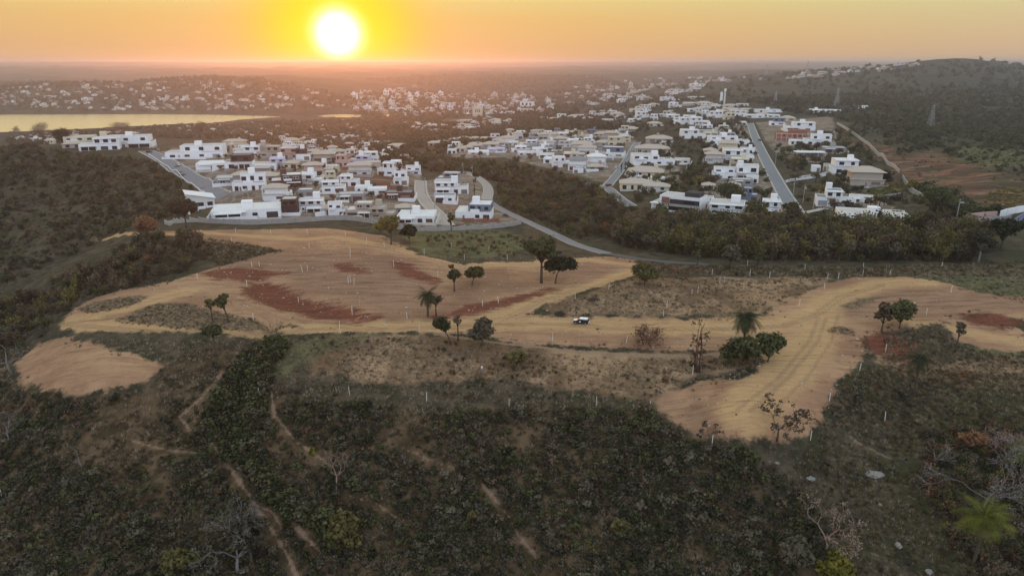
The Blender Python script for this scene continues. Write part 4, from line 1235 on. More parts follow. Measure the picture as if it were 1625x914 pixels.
def carport():
    p = at(*Z7(1090, 640)[:2]); k = mpp(p)
    w, d, rz = 41 * k, 9.0, -.1
    c = Vector((p.x, p.y + d / 2)); z = float(hz(c.x, c.y))
    r = empty('carport', (c.x, c.y, z), rz, 'long flat pale slab roof on columns with a grey back wall below the brick house', 'carport')
    part('wall', M['grey'], r, -w / 2 + .4, w / 2 - .4, 1.0, d / 2, -2, 3.3)
    part('roof', M['roof_white'], r, -w / 2, w / 2, -d / 2, d / 2 + .2, 3.32, 3.9)
    for q in range(5):
        x = -w / 2 + .3 + q * (w - .9) / 4
        part('column', M['offwhite'], r, x, x + .35, -d / 2 + .2, -d / 2 + .55, -2, 3.31)
    HOUSES.append((c.x, c.y, 12))
carport()

p = at(225, 357)
r = empty('hut', (p.x, p.y + 3, p.z), .1, 'tiny white hut with brown roof at the left end of the perimeter wall', 'hut')
part('wall', M['white'], r, -3, 3, -2.5, 2.5, -1, 2.4)
hip(r, M['roof_tan'], -3, 3, -2.5, 2.5, 2.42, 1.1)
part('door', M['dark'], r, -.6, .4, -2.55, -2.4, 0, 2)

# labels: what it looks like, then where it stands in its row
ORD = 'first second third fourth fifth sixth seventh eighth ninth tenth eleventh twelfth thirteenth fourteenth fifteenth sixteenth seventeenth eighteenth nineteenth twentieth'.split()
ORD += ['twenty-' + o for o in ORD[:9]] + ['thirtieth'] + ['thirty-' + o for o in ORD[:9]]
byl = {}
for rec in HREC:
    root, px, py, place, cn, st, tw, rf, lb = rec
    base = f"{cn} {'two' if st == 2 else 'one'}-storey {'hip-roofed ' if rf == 'hip' else ''}house{' with rooftop tower' if tw else ''}"
    byl.setdefault((base, place), []).append(rec)
for (base, place), recs in byl.items():
    recs.sort(key=lambda r_: r_[1])
    for i, rec in enumerate(recs):
        o = rec[0]
        if len(recs) == 1: lab = f"the only {base} {place}"
        else: lab = f"{ORD[i]} {base} from left, {place}"
        if len(lab.split()) > 16: lab = lab.replace(' house with rooftop tower', ' towered house')
        tag(o, rec[8] or lab, 'house', 'houses ' + place)

# water tower and tank
p = at(1149, 166)
r = empty('water_tower', tuple(p), 0, 'tall slim white water tower on the skyline of the right-hand estate', 'water tower')
b = MB(); b.tube([(0, 0, -2), (0, 0, 21)], 1.5, 14); b.build('shaft', M['offwhite'], r)
b = MB(); b.tube([(0, 0, 21.002), (0, 0, 25)], 1.9, 14); b.build('tank', M['white'], r)
b = MB(); b.tube([(0, 0, 25.002), (0, 0, 25.5)], 2.1, 14); b.build('lid', M['roof_pale'], r)
p = at(1144, 163)
r = empty('water_tank', tuple(p), 0, 'squat white water tank left of the slim tower', 'water tank')
b = MB(); b.tube([(0, 0, -2), (0, 0, 17)], 2.3, 16); b.build('tank', M['white'], r)
b = MB(); b.tube([(0, 0, 17.002), (0, 0, 17.6)], 2.5, 16); b.build('lid', M['roof_pale'], r)

# pool by the big right-hand house, parked cars
p = at(1150, 345)
b = MB(); b.box(-6, 6, -2, 2, -.6, .25); b.build('swimming_pool', M['pool'], None, (p.x, p.y, p.z), rot=(0, 0, -.3))
o = bpy.data.objects['swimming_pool']; tag(o, 'small blue swimming pool in front of the wide white two-storey house', 'pool')

def car_proto(body, roofm, name, label, cat='car'):
    """4.2 m hatchback, nose towards +x"""
    r = empty(name, (0, 0, 0), 0, label, cat)
    prof = [(-2.05, .42), (-2.1, .75), (-2.0, 1.02), (-1.2, 1.06), (1.0, 1.0), (1.95, .82), (2.1, .62), (2.08, .38), (1.75, .28), (-1.75, .28)]
    b = MB()
    n = len(prof)
    ws = [.84, .86, .80, .80, .80, .74, .78, .80, .80, .80]
    v = [(x, -w_, z) for (x, z), w_ in zip(prof, ws)] + [(x, w_, z) for (x, z), w_ in zip(prof, ws)]
    b.add(v, [tuple(range(n)), tuple(range(2 * n - 1, n - 1, -1))] + [(i, n + i, n + (i + 1) % n, (i + 1) % n) for i in range(n)])
    b.build('body', body, r)
    b = MB()       # glasshouse
    lo = [(-1.98, 1.04), (1.05, 1.005)]; hi = [(-1.55, 1.50), (.25, 1.50)]
    v = [(lo[0][0], -.78, lo[0][1]), (lo[1][0], -.76, lo[1][1]), (lo[1][0], .76, lo[1][1]), (lo[0][0], .78, lo[0][1]),
         (hi[0][0], -.62, hi[0][1]), (hi[1][0], -.62, hi[1][1]), (hi[1][0], .62, hi[1][1]), (hi[0][0], .62, hi[0][1])]
    b.add(v, [(0, 1, 5, 4), (1, 2, 6, 5), (2, 3, 7, 6), (3, 0, 4, 7), (4, 5, 6, 7)])
    b.build('windows', M['car_glass'], r)
    b = MB()
    v = [(-1.78, -.70, 1.38), (.42, -.69, 1.42), (.42, .69, 1.42), (-1.78, .70, 1.38), (-1.55, -.60, 1.60), (.12, -.60, 1.60), (.12, .60, 1.60), (-1.55, .60, 1.60)]
    b.add(v, [(0, 1, 5, 4), (1, 2, 6, 5), (2, 3, 7, 6), (3, 0, 4, 7), (4, 5, 6, 7), (3, 2, 1, 0)])
    b.build('roof', roofm, r)
    for s in (-1, 1):
        b = MB()   # window pillars
        b.tube([(-.75, s * .785, 1.03), (-.72, s * .63, 1.50)], .05, 4); b.tube([(-1.95, s * .78, 1.04), (-1.55, s * .63, 1.50)], .06, 4); b.tube([(1.02, s * .765, 1.0), (.25, s * .63, 1.50)], .05, 4)
        b.build('pillar', body, r)
    b = MB(); b.box(1.0, 1.92, -.70, .70, .93, .965); o = b.build('bonnet', roofm, r)
    o.rotation_euler = (0, R(9), 0); o.location = (-.12, 0, .235)
    b = MB(); b.box(-2.2, -2.0, -.82, .82, .36, .66); b.build('bumper', roofm, r)
    b = MB(); b.box(2.0, 2.17, -.78, .78, .34, .55); b.build('bumper', roofm if roofm is not M['car_silver'] else body, r)
    for s in (-1, 1):
        b = MB(); b.box(1.93, 2.07, s * .62 - .13, s * .62 + .13, .62, .78); b.build('headlight', M['lens'], r)
        b = MB(); b.box(-2.13, -2.0, s * .70 - .09, s * .70 + .09, .74, 1.0); b.build('tail_light', M['car_red'], r)
        b = MB(); b.box(.72, .88, s * .92 - .09, s * .92 + .09, 1.0, 1.12); b.build('mirror', body, r)
        for x in (-1.28, 1.3):
            b = MB(); b.tube([(0, -.1, 0), (0, .1, 0)], .33, 14); w_ = b.build('wheel', M['rubber'], r, (x, s * .78, .33))
            b = MB(); b.tube([(0, s * .09, 0), (0, s * .115, 0)], .2, 10); b.build('rim', M['rim'], w_)
    return r

car = car_proto(M['car_black'], M['car_white'], 'car', 'black hatchback with white roof and bonnet parked on the dirt track')
for s in (-1, 1):
    b = MB(); y = s * .862
    b.add([(-.1, y, .62), (.55, y, .62), (.30, y, .86), (.05, y, .92)], [(0, 1, 2, 3)]); b.build('door_emblem', M['car_white'], car)
p = at(922, 513)
car.location = (p.x, p.y, p.z); car.rotation_euler = (0, 0, math.pi - R(14)); car.scale = (.93, .93, .93)
van = car_proto(M['car_silver'], M['car_white'], 'car', 'silver car driving up the left road past the white houses')
p = at(283, 263); van.location = (p.x, p.y, p.z + .16); van.rotation_euler = (0, 0, R(132))
for px, py, a, m_, lb in [(237, 243, 20, 'car_black', 'dark car parked at the junction at the top of the left road'), (1004, 262, 78, 'car_white', 'white car at the kerb halfway down the curving road'), (978, 268, 60, 'car_silver', 'silver car on the lower curving road'),
                          (1010, 240, 75, 'car_silver', 'silver car parked highest on the curving road'), (1206, 224, 110, 'car_red', 'dark red car beside the straight road near the brick house'), (966, 296, 40, 'car_red', 'dark red car at the fork of the curving road')]:
    q = car_proto(M[m_], M[m_], 'car', lb)
    p = at(px, py); q.location = (p.x, p.y, p.z + .16); q.rotation_euler = (0, 0, R(a)); tag(q, group='small cars on the estate roads')

# utility poles along the streets
UP = None
def utility_pole(px, py, h, rz, label):
    global UP
    p = at(px, py)
    if UP is None:
        UP = empty('utility_pole', (0, 0, 0), 0, label, 'utility pole')
        b = MB(); b.tube([(0, 0, -.5), (0, 0, 1)], [.16, .1], 8); b = MB(); b.tube([(0, 0, -.05), (0, 0, 1)], [.19, .12], 8); b.build('pole', M['concrete'], UP)
        b = MB(); b.box(-1.1, 1.1, -.07, .07, .93, .945); b.build('cross_arm', M['wood'], UP)
        b = MB(); b.tube([(0, 0, .80), (0, -.8, .83), (0, -1.7, .84)], .06, 5); b.build('lamp_arm', M['steel'], UP)
        b = MB(); b.box(-.13, .13, -2.2, -1.6, .835, .85); b.build('lamp_head', M['steel'], UP)
        o = UP
    else:
        o = copy_tree(UP)
    o.location = (p.x, p.y, p.z - .1); o.scale = (1, 1, h); o.rotation_euler = (0, 0, rz)
    tag(o, label, 'utility pole', 'utility poles along the estate streets')
for px, py, h, lb in [(735,279,9,'utility pole at the top of the curved back street, left of two'),(750,284,9,'utility pole at the top of the curved back street, right of two'),(675,308,9,'utility pole on the right kerb of the cobbled street, upper one'),(650,318,9,'utility pole beside the brown house left of the cobbled street'),
      (652,350,8,'thin pole in front of the white house beside the cobbled street'),(690,330,9,'utility pole on the right kerb of the cobbled street, lower one'),(1258,314,9,'utility pole on the right verge of the straight road, lower one'),(1274,322,9,'utility pole in the lot right of the straight road'),
      (1230,262,9,'utility pole on the right verge of the straight road, middle one'),(1214,222,9,'utility pole on the right verge of the straight road, upper one'),(255,252,8,'lamp pole on the outer side of the left road, upper one'),(290,276,8,'lamp pole on the outer side of the left road, lower one'),
      (1088,283,8,'utility pole in the green lots between the two right-hand roads'),(1518,346,8,'pale pole where the hillside wall meets the tan wall'),(1290,332,8,'lamp pole by the drive of the low white right-hand house'),(395,322,8,'thin pole above the broad white house behind the wall'),(318,250,8,'lamp pole by the silver car on the left road')]:
    utility_pole(px, py, h, random.uniform(-.6, .6), lb)

# lattice pylons on the right-hand hills
def pylon(px, py, hpx, label):
    p = at(px, py); h = hpx * mpp(p)
    r = empty('pylon', tuple(p), random.uniform(-.4, .4), label, 'pylon', 'lattice pylons on the right-hand hills')
    k = max(.14, mpp(p) * .17)
    wb, wt = h * .13, h * .025
    for sx in (-1, 1):
        for sy in (-1, 1):
            b = MB(); b.tube([(sx * wb, sy * wb, -1), (sx * wt * 1.6, sy * wt * 1.6, h * .7), (sx * wt * .4, sy * wt * .4, h)], k, 4); b.build('leg', M['steel'], r)
    b = MB(); n = 7
    for i in range(n):
        z0_, z1_ = h * .72 * i / n, h * .72 * (i + 1) / n
        a0 = wb + (wt * 1.6 - wb) * (z0_ / (h * .7)); a1 = wb + (wt * 1.6 - wb) * (min(z1_, h * .7) / (h * .7))
        for s in (-1, 1):
            b.tube([(-a0, s * a0, z0_), (a1, s * a1, z1_)], k * .6, 3); b.tube([(a0, s * a0, z0_), (-a1, s * a1, z1_)], k * .6, 3)
            b.tube([(s * a0, -a0, z0_), (s * a1, a1, z1_)], k * .6, 3); b.tube([(s * a0, a0, z0_), (s * a1, -a1, z1_)], k * .6, 3)
    b.build('bracing', M['steel'], r)
    for zq, wq in ((.72, .16), (.83, .13), (.93, .10)):
        b = MB(); b.tube([(-h * wq, 0, h * zq), (0, 0, h * zq + h * .025), (h * wq, 0, h * zq)], k * .8, 4); b.tube([(-h * wq, 0, h * zq), (h * wq, 0, h * zq)], k * .6, 4); b.build('cross_arm', M['steel'], r)
pylon(1476, 203, 30, 'nearest pylon on the grassy right-hand hill, above the hillside wall')
pylon(1327, 168, 24, 'pylon behind the long low white building at the end of the estate')
pylon(1230, 163, 16, 'pylon against the dark hill right of the water tower')
pylon(1280, 117, 17, 'pylon on the skyline ridge left of the summit')
pylon(1216, 119, 15, 'pylon on the far skyline, leftmost of the ridge pair')

# the far town: pale blocks across the lake and in the valley
FT = {}
def town_block(kind, mat, rm):
    key = (kind, mat, rm)
    if key not in FT:
        r = bpy.data.meshes.new('far_house')
        b = MB()
        b.box(-.5, .5, -.5, .5, -.6, 1)
        if kind == 'hip':
            b.add([(-.56, -.56, 1.001), (.56, -.56, 1.001), (.56, .56, 1.001), (-.56, .56, 1.001), (-.2, 0, 1.4), (.2, 0, 1.4)], [(0, 1, 5, 4), (2, 3, 4, 5), (1, 2, 5), (3, 0, 4)], 1)
        else:
            b.box(-.47, .47, -.47, .47, 1.002, 1.04, 1)
            b.box(-.3, 0, 0, .3, 1.042, 1.35)
        for i in (-.28, .02, .3):
            b.box(i - .07, i + .07, -.515, -.49, .45, .8, 2)
        FT[key] = b.mesh('far_house', [M[mat], M[rm], M['glass']])
    return FT[key]

def in_poly(P, x, y): return float(poly_sd(P, np.array([x]), np.array([y]))[0]) > 0
FARP = [  # picture outline, count, width m, height m, chance of a tall block, label
 ([(0,136),(60,130),(130,132),(200,132),(260,126),(330,122),(420,128),(520,150),(560,168),(400,176),(200,176),(0,170)], 300, (7, 14), (3.5, 6), .0, 'tiny pale building on the hazy hill across the lake'),
 ([(560,150),(640,140),(740,150),(860,156),(890,168),(850,182),(760,186),(640,184),(560,178)], 330, (8, 16), (4, 8), .10, 'tiny pale building in the hazy town at the valley end'),
 ([(890,140),(1000,128),(1060,124),(1190,122),(1120,140),(1040,160),(960,166),(900,170)], 120, (10, 22), (4, 8), .04, 'tiny pale building on the hazy slope beyond the far estate'),
 ([(640,196),(760,188),(840,196),(780,206),(660,214)], 40, (10, 20), (4, 6), .0, 'small pale house scattered in the brown valley woods'),
 ([(250,202),(420,196),(560,192),(600,212),(590,230),(480,226),(330,214),(200,214)], 90, (8, 14), (3, 4.5), .0, 'small pinkish house among trees on the near lake shore'),
 ([(0,222),(120,212),(230,212),(230,220),(60,230)], 26, (9, 20), (4, 7), .0, 'small pale house among trees beyond the left ridge'),
 ([(1200,128),(1290,112),(1400,104),(1480,100),(1420,112),(1260,126)], 36, (12, 22), (4, 7), .0, 'tiny pale house on the far ridge below the summit'),
]
far_items = []
for P_, n, wr, hr, tall, lb in FARP:
    got = tries = 0
    arr = np.array(P_, float)
    while got < n and tries < n * 20:
        tries += 1
        x_ = RNG.uniform(arr[:, 0].min(), arr[:, 0].max()); y_ = RNG.uniform(arr[:, 1].min(), arr[:, 1].max())
        if not in_poly(P_, x_, y_): continue
        cl_ = perlin(np.array([x_ / 38.]), np.array([y_ / 9.]), 77)[0]
        if cl_ < RNG.uniform(-.45, .25): continue
        p = at(x_, y_)
        if p.z < WATER_Z + 1: continue
        got += 1
        w_ = RNG.uniform(*wr); d_ = RNG.uniform(.6, .9) * w_; h_ = RNG.uniform(*hr)
        if RNG.random() < tall: h_ = RNG.uniform(12, 22); w_ = RNG.uniform(12, 20); d_ = 13
        if RNG.random() < .06: w_ *= 2.4
        col = RNG.choice(['white', 'white', 'offwhite', 'offwhite', 'cream', 'beige', 'pink'])
        kd, rm = ('hip', RNG.choice(['roof_red', 'roof_tan', 'roof_tan'])) if (RNG.random() < .38 and h_ < 10) else ('flat', RNG.choice(['roof_pale', 'roof_white', 'roof_grey']))
        far_items.append((w_ * h_ / dist(p) ** 2, p, w_, d_, h_, RNG.uniform(-.5, .5), kd, str(col), str(rm), lb, h_ > 12))
far_items.sort(key=lambda a: -a[0])
NIND = 130
FB = {}
for it in far_items[:NIND]:
    _, p, w_, d_, h_, rz, kd, col, rm, lb, tl = it
    o = mesh_obj('far_building', town_block(kd, col, rm), None, (p.x, p.y, p.z), (w_, d_, h_), (0, 0, rz))
    lb2 = lb.replace('tiny pale building', 'tiny pale multi-storey block') if tl else lb
    lb2 = lb2.replace('pale', {'white': 'white', 'offwhite': 'off-white', 'cream': 'cream', 'beige': 'beige', 'pink': 'pinkish'}[col] + (' hip-roofed' if kd == 'hip' else ' flat-roofed'), 1).replace('pinkish house', ('pinkish hip-roofed' if kd == 'hip' else 'pinkish flat-roofed') + ' house')
    if w_ > 20: lb2 = lb2.replace('tiny', 'long').replace('small', 'long')
    FB.setdefault((lb2, lb), []).append((proj(*p)[0], o))
for (lb2, lb), lst in FB.items():
    lst.sort(key=lambda q: q[0])
    for i, (px_, o) in enumerate(lst):
        hd, tl_ = (lb2.split(' block', 1)[0] + ' block', lb2.split(' block', 1)[1]) if ' block' in lb2 else (lb2.split(' building', 1)[0] + ' building', lb2.split(' building', 1)[1]) if ' building' in lb2 else (lb2.split(' house', 1)[0] + ' house', lb2.split(' house', 1)[1])
        tag(o, f"{ORD[i]} {hd} from left,{tl_}" if len(lst) > 1 else f"the only {lb2}", 'building', 'far buildings: ' + lb)
b = MB()
for it in far_items[NIND:]:
    _, p, w_, d_, h_, rz, kd, col, rm, lb, tl = it
    me = town_block(kd, col, rm)
    co = np.empty(len(me.vertices) * 3, np.float32); me.vertices.foreach_get('co', co); co = co.reshape(-1, 3) * (w_, d_, h_)
    cs, sn = math.cos(rz), math.sin(rz)
    co = np.stack([co[:, 0] * cs - co[:, 1] * sn + p.x, co[:, 0] * sn + co[:, 1] * cs + p.y, co[:, 2] + p.z], 1)
    mi0 = {'white': 0, 'offwhite': 1, 'cream': 2, 'beige': 3, 'pink': 4}[col]
    mi1 = {'roof_red': 5, 'roof_tan': 6, 'roof_pale': 7, 'roof_white': 8, 'roof_grey': 9}[rm]
    fs = [list(f.vertices) for f in me.polygons]
    base_n = b.n
    b.v.append(co); b.n += len(co)
    for f, pl in zip(fs, me.polygons):
        b.f.append([i + base_n for i in f]); b.mi.append((mi0, mi1, 10)[pl.material_index])
tag(b.build('far_town', [M[k] for k in ('white', 'offwhite', 'cream', 'beige', 'pink', 'roof_red', 'roof_tan', 'roof_pale', 'roof_white', 'roof_grey', 'glass')]), kind='stuff')
# ------------------------------------------------------------------ vegetation
M['palebark'] = paint('weathered_bark', (.20, .18, .165), .25, .95, .1, 3.0, .2)
M['twig_pale'] = leafmat('pale_twigs', [(.10, .09, .085), (.20, .18, .165), (.33, .30, .28)], 0)
M['twig_pink'] = leafmat('pink_twigs', [(.12, .08, .06), (.22, .15, .115), (.34, .24, .19)], 0)
def leaf_quads(rg, blobs, n, size, flat=.35, shell=.5):
    """leaf clumps spread through several blobs; blobs: (cx, cy, cz, rx, ry, rz)"""
    B = np.array(blobs, float)
    vol = B[:, 3] * B[:, 4] * B[:, 5]
    k = rg.choice(len(B), n, p=vol ** .75 / (vol ** .75).sum())
    d = rg.normal(size=(n, 3)); d /= np.linalg.norm(d, axis=1, keepdims=True)
    r = shell + (1 - shell) * rg.random(n) ** .6
    r *= 1 + .18 * rg.normal(size=n)
    c = B[k, :3] + d * r[:, None] * B[k, 3:6]
    nrm = d * .7 + rg.normal(size=(n, 3)) * .6 + np.array([0, 0, flat])
    nrm /= np.linalg.norm(nrm, axis=1, keepdims=True)
    t = np.cross(nrm, rg.normal(size=(n, 3))); t /= np.linalg.norm(t, axis=1, keepdims=True)
    b_ = np.cross(nrm, t)
    s = size * rg.uniform(.55, 1.25, n)[:, None]
    a = rg.uniform(.5, 1.0, n)[:, None]
    return np.stack([c - t * s - b_ * s * a * .3, c + t * s * .2 - b_ * s * a, c + t * s + b_ * s * a * .3, c - t * s * .2 + b_ * s * a], 1)

def branches(rg, mb, p, d, length, r, depth, spread=.6, up=.15, kids=(2, 4), sides=5, ends=None, taper=.6):
    d = Vector(d).normalized(); r = max(r, .03)
    pts = [Vector(p)]
    n = 3
    for i in range(n):
        d = (d + Vector(rg.normal(size=3) * .16) + Vector((0, 0, up * .35))).normalized()
        pts.append(pts[-1] + d * length / n)
    mb.tube(pts, [r, r * .88, r * .75, r * taper], sides, cap=False)
    if ends is not None and depth <= 1: ends.append((pts[-1], pts[-2]))
    if depth <= 0: return
    for k in range(int(rg.integers(kids[0], kids[1] + 1))):
        a = rg.uniform(0, 2 * math.pi)
        o = d.orthogonal().normalized(); o.rotate(__import__('mathutils').Quaternion(d, a))
        nd = (d + o * spread * rg.uniform(.7, 1.5)).normalized()
        q = pts[-1] if k < 2 else pts[2]
        branches(rg, mb, q, nd, length * rg.uniform(.6, .85), r * taper * rg.uniform(.75, .98), depth - 1, spread, up, kids, max(3, sides - 1), ends, taper)

SEED = [100]
def tree(name, px, py, w, h, leaf, label, cat='tree', group=None, lean=(0, 0), bark='bark', dens=1.0, trunk_h=.4, leafsz=.42, nblob=9, flat=1.0, two=False, sparse=False):
    """px, py: foot in the photograph; w, h: crown width and total height in photograph pixels"""
    SEED[0] += 1
    rg = np.random.default_rng(SEED[0])
    p = at(px, py); k = mpp(p)
    W_, H_ = w * k, h * k * 1.04
    root = empty(name, tuple(p), 0, label, cat, group)
    lx, ly = lean[0] * k, lean[1] * k
    mb = MB(); r0 = max(.10, H_ * .028)
    th = H_ * trunk_h
    tip = Vector((lx * .6, ly * .6, th))
    mb.tube([(0, 0, -.4), (lx * .1, 0, th * .33), (lx * .3, ly * .3, th * .7), tuple(tip)], [r0 * 1.3, r0, r0 * .85, r0 * .7], 7)
    cz = th + (H_ - th) * .5
    blobs = []
    for i in range(nblob):
        a = 2 * math.pi * i / nblob + rg.uniform(-.3, .3)
        rr = rg.uniform(.25, .62) if i else 0
        x, y = lx + math.cos(a) * rr * W_ / 2, ly + math.sin(a) * rr * W_ / 2 * .85
        z = cz + rg.uniform(-.55, .45) * (H_ - th) * .5 * flat + (1 - rr) * .16 * (H_ - th)
        s = rg.uniform(.30, .46) * (.8 if i else 1.1)
        blobs.append((x, y, min(z, H_ * .9), s * W_ * .56, s * W_ * .5, min(s * W_ * .42, (H_ - th) * .42)))
        e = Vector((x, y, z - .1 * H_ * flat))
        mid = tip.lerp(e, .5) + Vector((0, 0, .05 * H_))
        mb.tube([tuple(tip), tuple(mid), tuple(e)], [r0 * .55, r0 * .36, r0 * .16], 5)
    mb.build('trunk', M[bark], root, smooth=True)
    n = int(dens * 26 * sum((b[3] * b[4] + b[3] * b[5]) for b in blobs) / (leafsz ** 2) * .33)
    n = max(120, min(n, 3200))
    Q = leaf_quads(rg, blobs, n, leafsz, shell=.35 if sparse else .5)
    mesh_obj('crown', quads_mesh('crown', Q, M[leaf]), root)
    return root

def bare_tree(name, px, py, h, mat, label, depth=4, spread=.55, group=None, leaves=None, nl=120, lsz=.3, kids=(2, 3), len0=.36, cat='tree', r0=None, brl=.30, wide=1.0, stems=1, up=.15):
    SEED[0] += 1
    rg = np.random.default_rng(SEED[0])
    p = at(px, py); k = mpp(p); H_ = h * k
    root = empty(name, tuple(p), 0, label, cat, group)
    mb, mt, ends = MB(), MB(), []
    r = r0 or max(.09, H_ * .022)
    for s in range(stems):
        off = Vector(((s - (stems - 1) / 2) * .5, rg.uniform(-.3, .3), -.3)) if stems > 1 else Vector((0, 0, -.3))
        top = off + Vector((rg.normal() * .05 * H_ + off.x * .8, rg.normal() * .05 * H_, H_ * len0))
        mid = off.lerp(top, .5) + Vector((rg.normal() * .02 * H_, 0, 0))
        mt.tube([tuple(off), tuple(mid), tuple(top)], [r * 1.25, r, r * .85], 7)
        for q in range(int(rg.integers(3, 5))):
            a = q * 2.1 + rg.uniform(-.5, .5)
            d = Vector((math.cos(a) * wide, math.sin(a) * wide, rg.uniform(.55, 1.1)))
            branches(rg, mb, top, d, H_ * brl, r * .6, depth - 1, spread, up, kids, 5, ends)
    mt.build('trunk', M[mat], root, smooth=True)
    mb.build('branches', M[mat], root)
    if leaves:
        bl = [(e[0].x, e[0].y, e[0].z, H_ * .06, H_ * .06, H_ * .05) for e in ends]
        mesh_obj('crown', quads_mesh('crown', leaf_quads(rg, bl, nl, lsz, shell=.2), M[leaves]), root)
    return root

_frond = {}
def frond_mesh(mat, droop, L=1.0):
    """a feather leaf along +x, 1 m long, arching down"""
    key = (mat, round(droop, 2))
    if key in _frond: return _frond[key]
    n = 16
    b = MB()
    pt = lambda t: Vector((t - .18 * droop * t * t, 0, .42 * t - (.55 + droop) * t * t * .75))
    for i in range(n):
        t0 = .12 + .86 * i / n
        q = pt(t0); q2 = pt(t0 + .030)
        wl = .25 * math.sin(math.pi * min(1, .18 + .80 * t0)) ** .7
        for s in (-1, 1):
            tip_ = q + Vector((.16, s * wl, -.16 * droop - .07))
            b.add([tuple(q), tuple(q2), tuple(tip_ + (q2 - q) * .4), tuple(tip_)], [(0, 1, 2, 3)])
    b.tube([tuple(pt(t)) for t in (0, .3, .6, 1.0)], [.018, .014, .009, .004], 3)
    _frond[key] = b.mesh('frond', M[mat])
    return _frond[key]

def palm(px, py, hpx, wpx, label, mat='leaf_palm', nf=26, trunk=True, dead=6, deadmat='straw'):
    SEED[0] += 1
    rg = np.random.default_rng(SEED[0])
    p = at(px, py); k = mpp(p)
    L = wpx * k * .50
    H_ = max(hpx * k - L * .45, .5)
    root = empty('palm_tree', tuple(p), 0, label, 'palm tree')
    b = MB(); b.tube([(0, 0, -.4), (.06, 0, H_ * .5), (0, .05, H_)], [.30, .22, .24], 8); b.build('trunk', M['bark'], root)
    for i in range(nf):
        u = i / nf
        el_ = R(75 - 85 * u ** .8) + rg.normal() * .06
        me = frond_mesh(mat, .25 + .55 * round(u * 3) / 3)
        mesh_obj('frond', me, root, (0, 0, H_), (L * rg.uniform(.85, 1.1),) * 3, (0, -el_ + .42, i * 2.399 + rg.normal() * .1))
    for i in range(dead):
        me = frond_mesh(deadmat, .8)
        mesh_obj('dry_frond', me, root, (0, 0, H_ - .15), (L * .8,) * 3, (0, R(rg.uniform(40, 62)), i * 2 * math.pi / max(dead, 1) + rg.normal() * .3))
    return root

# trees of the graded hilltop
tree('tree', 859, 449, 66, 74, 'leaf_dark', 'tall dark broad-crowned tree, larger of the pair at the rear of the graded earth', trunk_h=.42, flat=.8, nblob=11)
tree('tree', 881, 450, 58, 40, 'leaf_dark', 'lower spreading tree leaning right beside the tall dark one', trunk_h=.5, lean=(9, 0), flat=.5)
tree('tree', 721, 462, 30, 44, 'leaf_dark', 'small dark tree with a tuft on top in the middle of the graded slope', trunk_h=.3)
tree('tree', 749, 452, 40, 28, 'leaf_olive', 'olive spreading tree right of the small tufted tree on the graded slope', trunk_h=.35, flat=.7, lean=(5, 0))
palm(679, 503, 46, 44, 'palm with drooping fronds beside the red scar on the graded slope', 'leaf_palmdark', dead=10)
tree('tree', 692, 501, 30, 42, 'leaf_brown', 'brownish thin-leaved tree touching the palm by the red scar', trunk_h=.35, sparse=True, dens=.5)
tree('tree', 715, 547, 40, 44, 'leaf_dark', 'dark tree on a leaning trunk, left of the three along the track edge', trunk_h=.45, lean=(-12, 0))
tree('tree', 727, 541, 24, 46, 'leaf_brown', 'tall thin sparse tree between the two dark round ones at the track edge', trunk_h=.5, dens=.16, sparse=True, leafsz=.36)
tree('tree', 766, 549, 52, 40, 'leaf_grey', 'round grey-green tree, right of the three along the track edge', trunk_h=.26)
tree('bush', 820, 580, 40, 22, 'leaf_olive', 'low olive bush on the brown slope to the right of the standing person', 'bush', trunk_h=.1, nblob=8)
bare_tree('tree', 1026, 546, 40, 'redbark', 'dark reddish tangle of bare twigs beside the dirt track', 4, .9, kids=(3, 4), len0=.2, stems=3, wide=1.4, leaves='leaf_rust', nl=200, lsz=.22)
def creeper_trunk(px, py, h, w, label):
    SEED[0] += 1
    rg = np.random.default_rng(SEED[0])
    p = at(px, py); k = mpp(p); H_ = h * k
    root = empty('tree', tuple(p), 0, label, 'tree')
    b = MB()
    for q in range(4):
        x0, y0 = rg.normal() * .25, rg.normal() * .25
        pts = [(x0 + rg.normal() * .12, y0 + rg.normal() * .12, H_ * t - .3) for t in (0, .3, .6, .85)] + [(x0 + rg.normal() * .5, y0 + rg.normal() * .4, H_)]
        b.tube(pts, [.16, .13, .10, .06, .03], 5)
    b.build('trunk', M['redbark'], root, smooth=True)
    b2 = MB(); ends = []
    for q in range(26):
        z0_ = H_ * rg.uniform(.12, .95); a = rg.uniform(0, 6.28)
        branches(rg, b2, (rg.normal() * .2, rg.normal() * .2, z0_), (math.cos(a), math.sin(a), rg.uniform(-.5, .7)), w * k * rg.uniform(.18, .34), .04, 1, .8, -.1, (2, 3), 3, ends)
    b2.build('branches', M['redbark'], root)
    bl = [(e[0].x, e[0].y, e[0].z, .35, .35, .45) for e in ends]
    mesh_obj('crown', quads_mesh('crown', leaf_quads(rg, bl, 700, .17, shell=.2), M['leaf_brown']), root)
creeper_trunk(1106, 590, 80, 26, 'narrow dead trunk wrapped in dry brown creeper left of the big palm')
palm(1178, 560, 68, 54, 'big palm rising out of dark bushes on the dirt fork', 'leaf_palmdark', nf=40, dead=12)
tree('bush', 1178, 580, 70, 46, 'leaf_dark', 'dark bush wrapped round the foot of the big palm', 'bush', trunk_h=.15)
tree('bush', 1218, 574, 58, 44, 'leaf_mid', 'spreading green bush right of the big palm', 'bush', trunk_h=.2, lean=(5, 0))
tree('bush', 1154, 572, 26, 24, 'leaf_olive', 'small olive bush left of the big palm', 'bush', trunk_h=.1)
tree('tree', 1399, 525, 30, 42, 'leaf_brown', 'left small tree of the pair below the curved grey cut', trunk_h=.25, dens=.7)
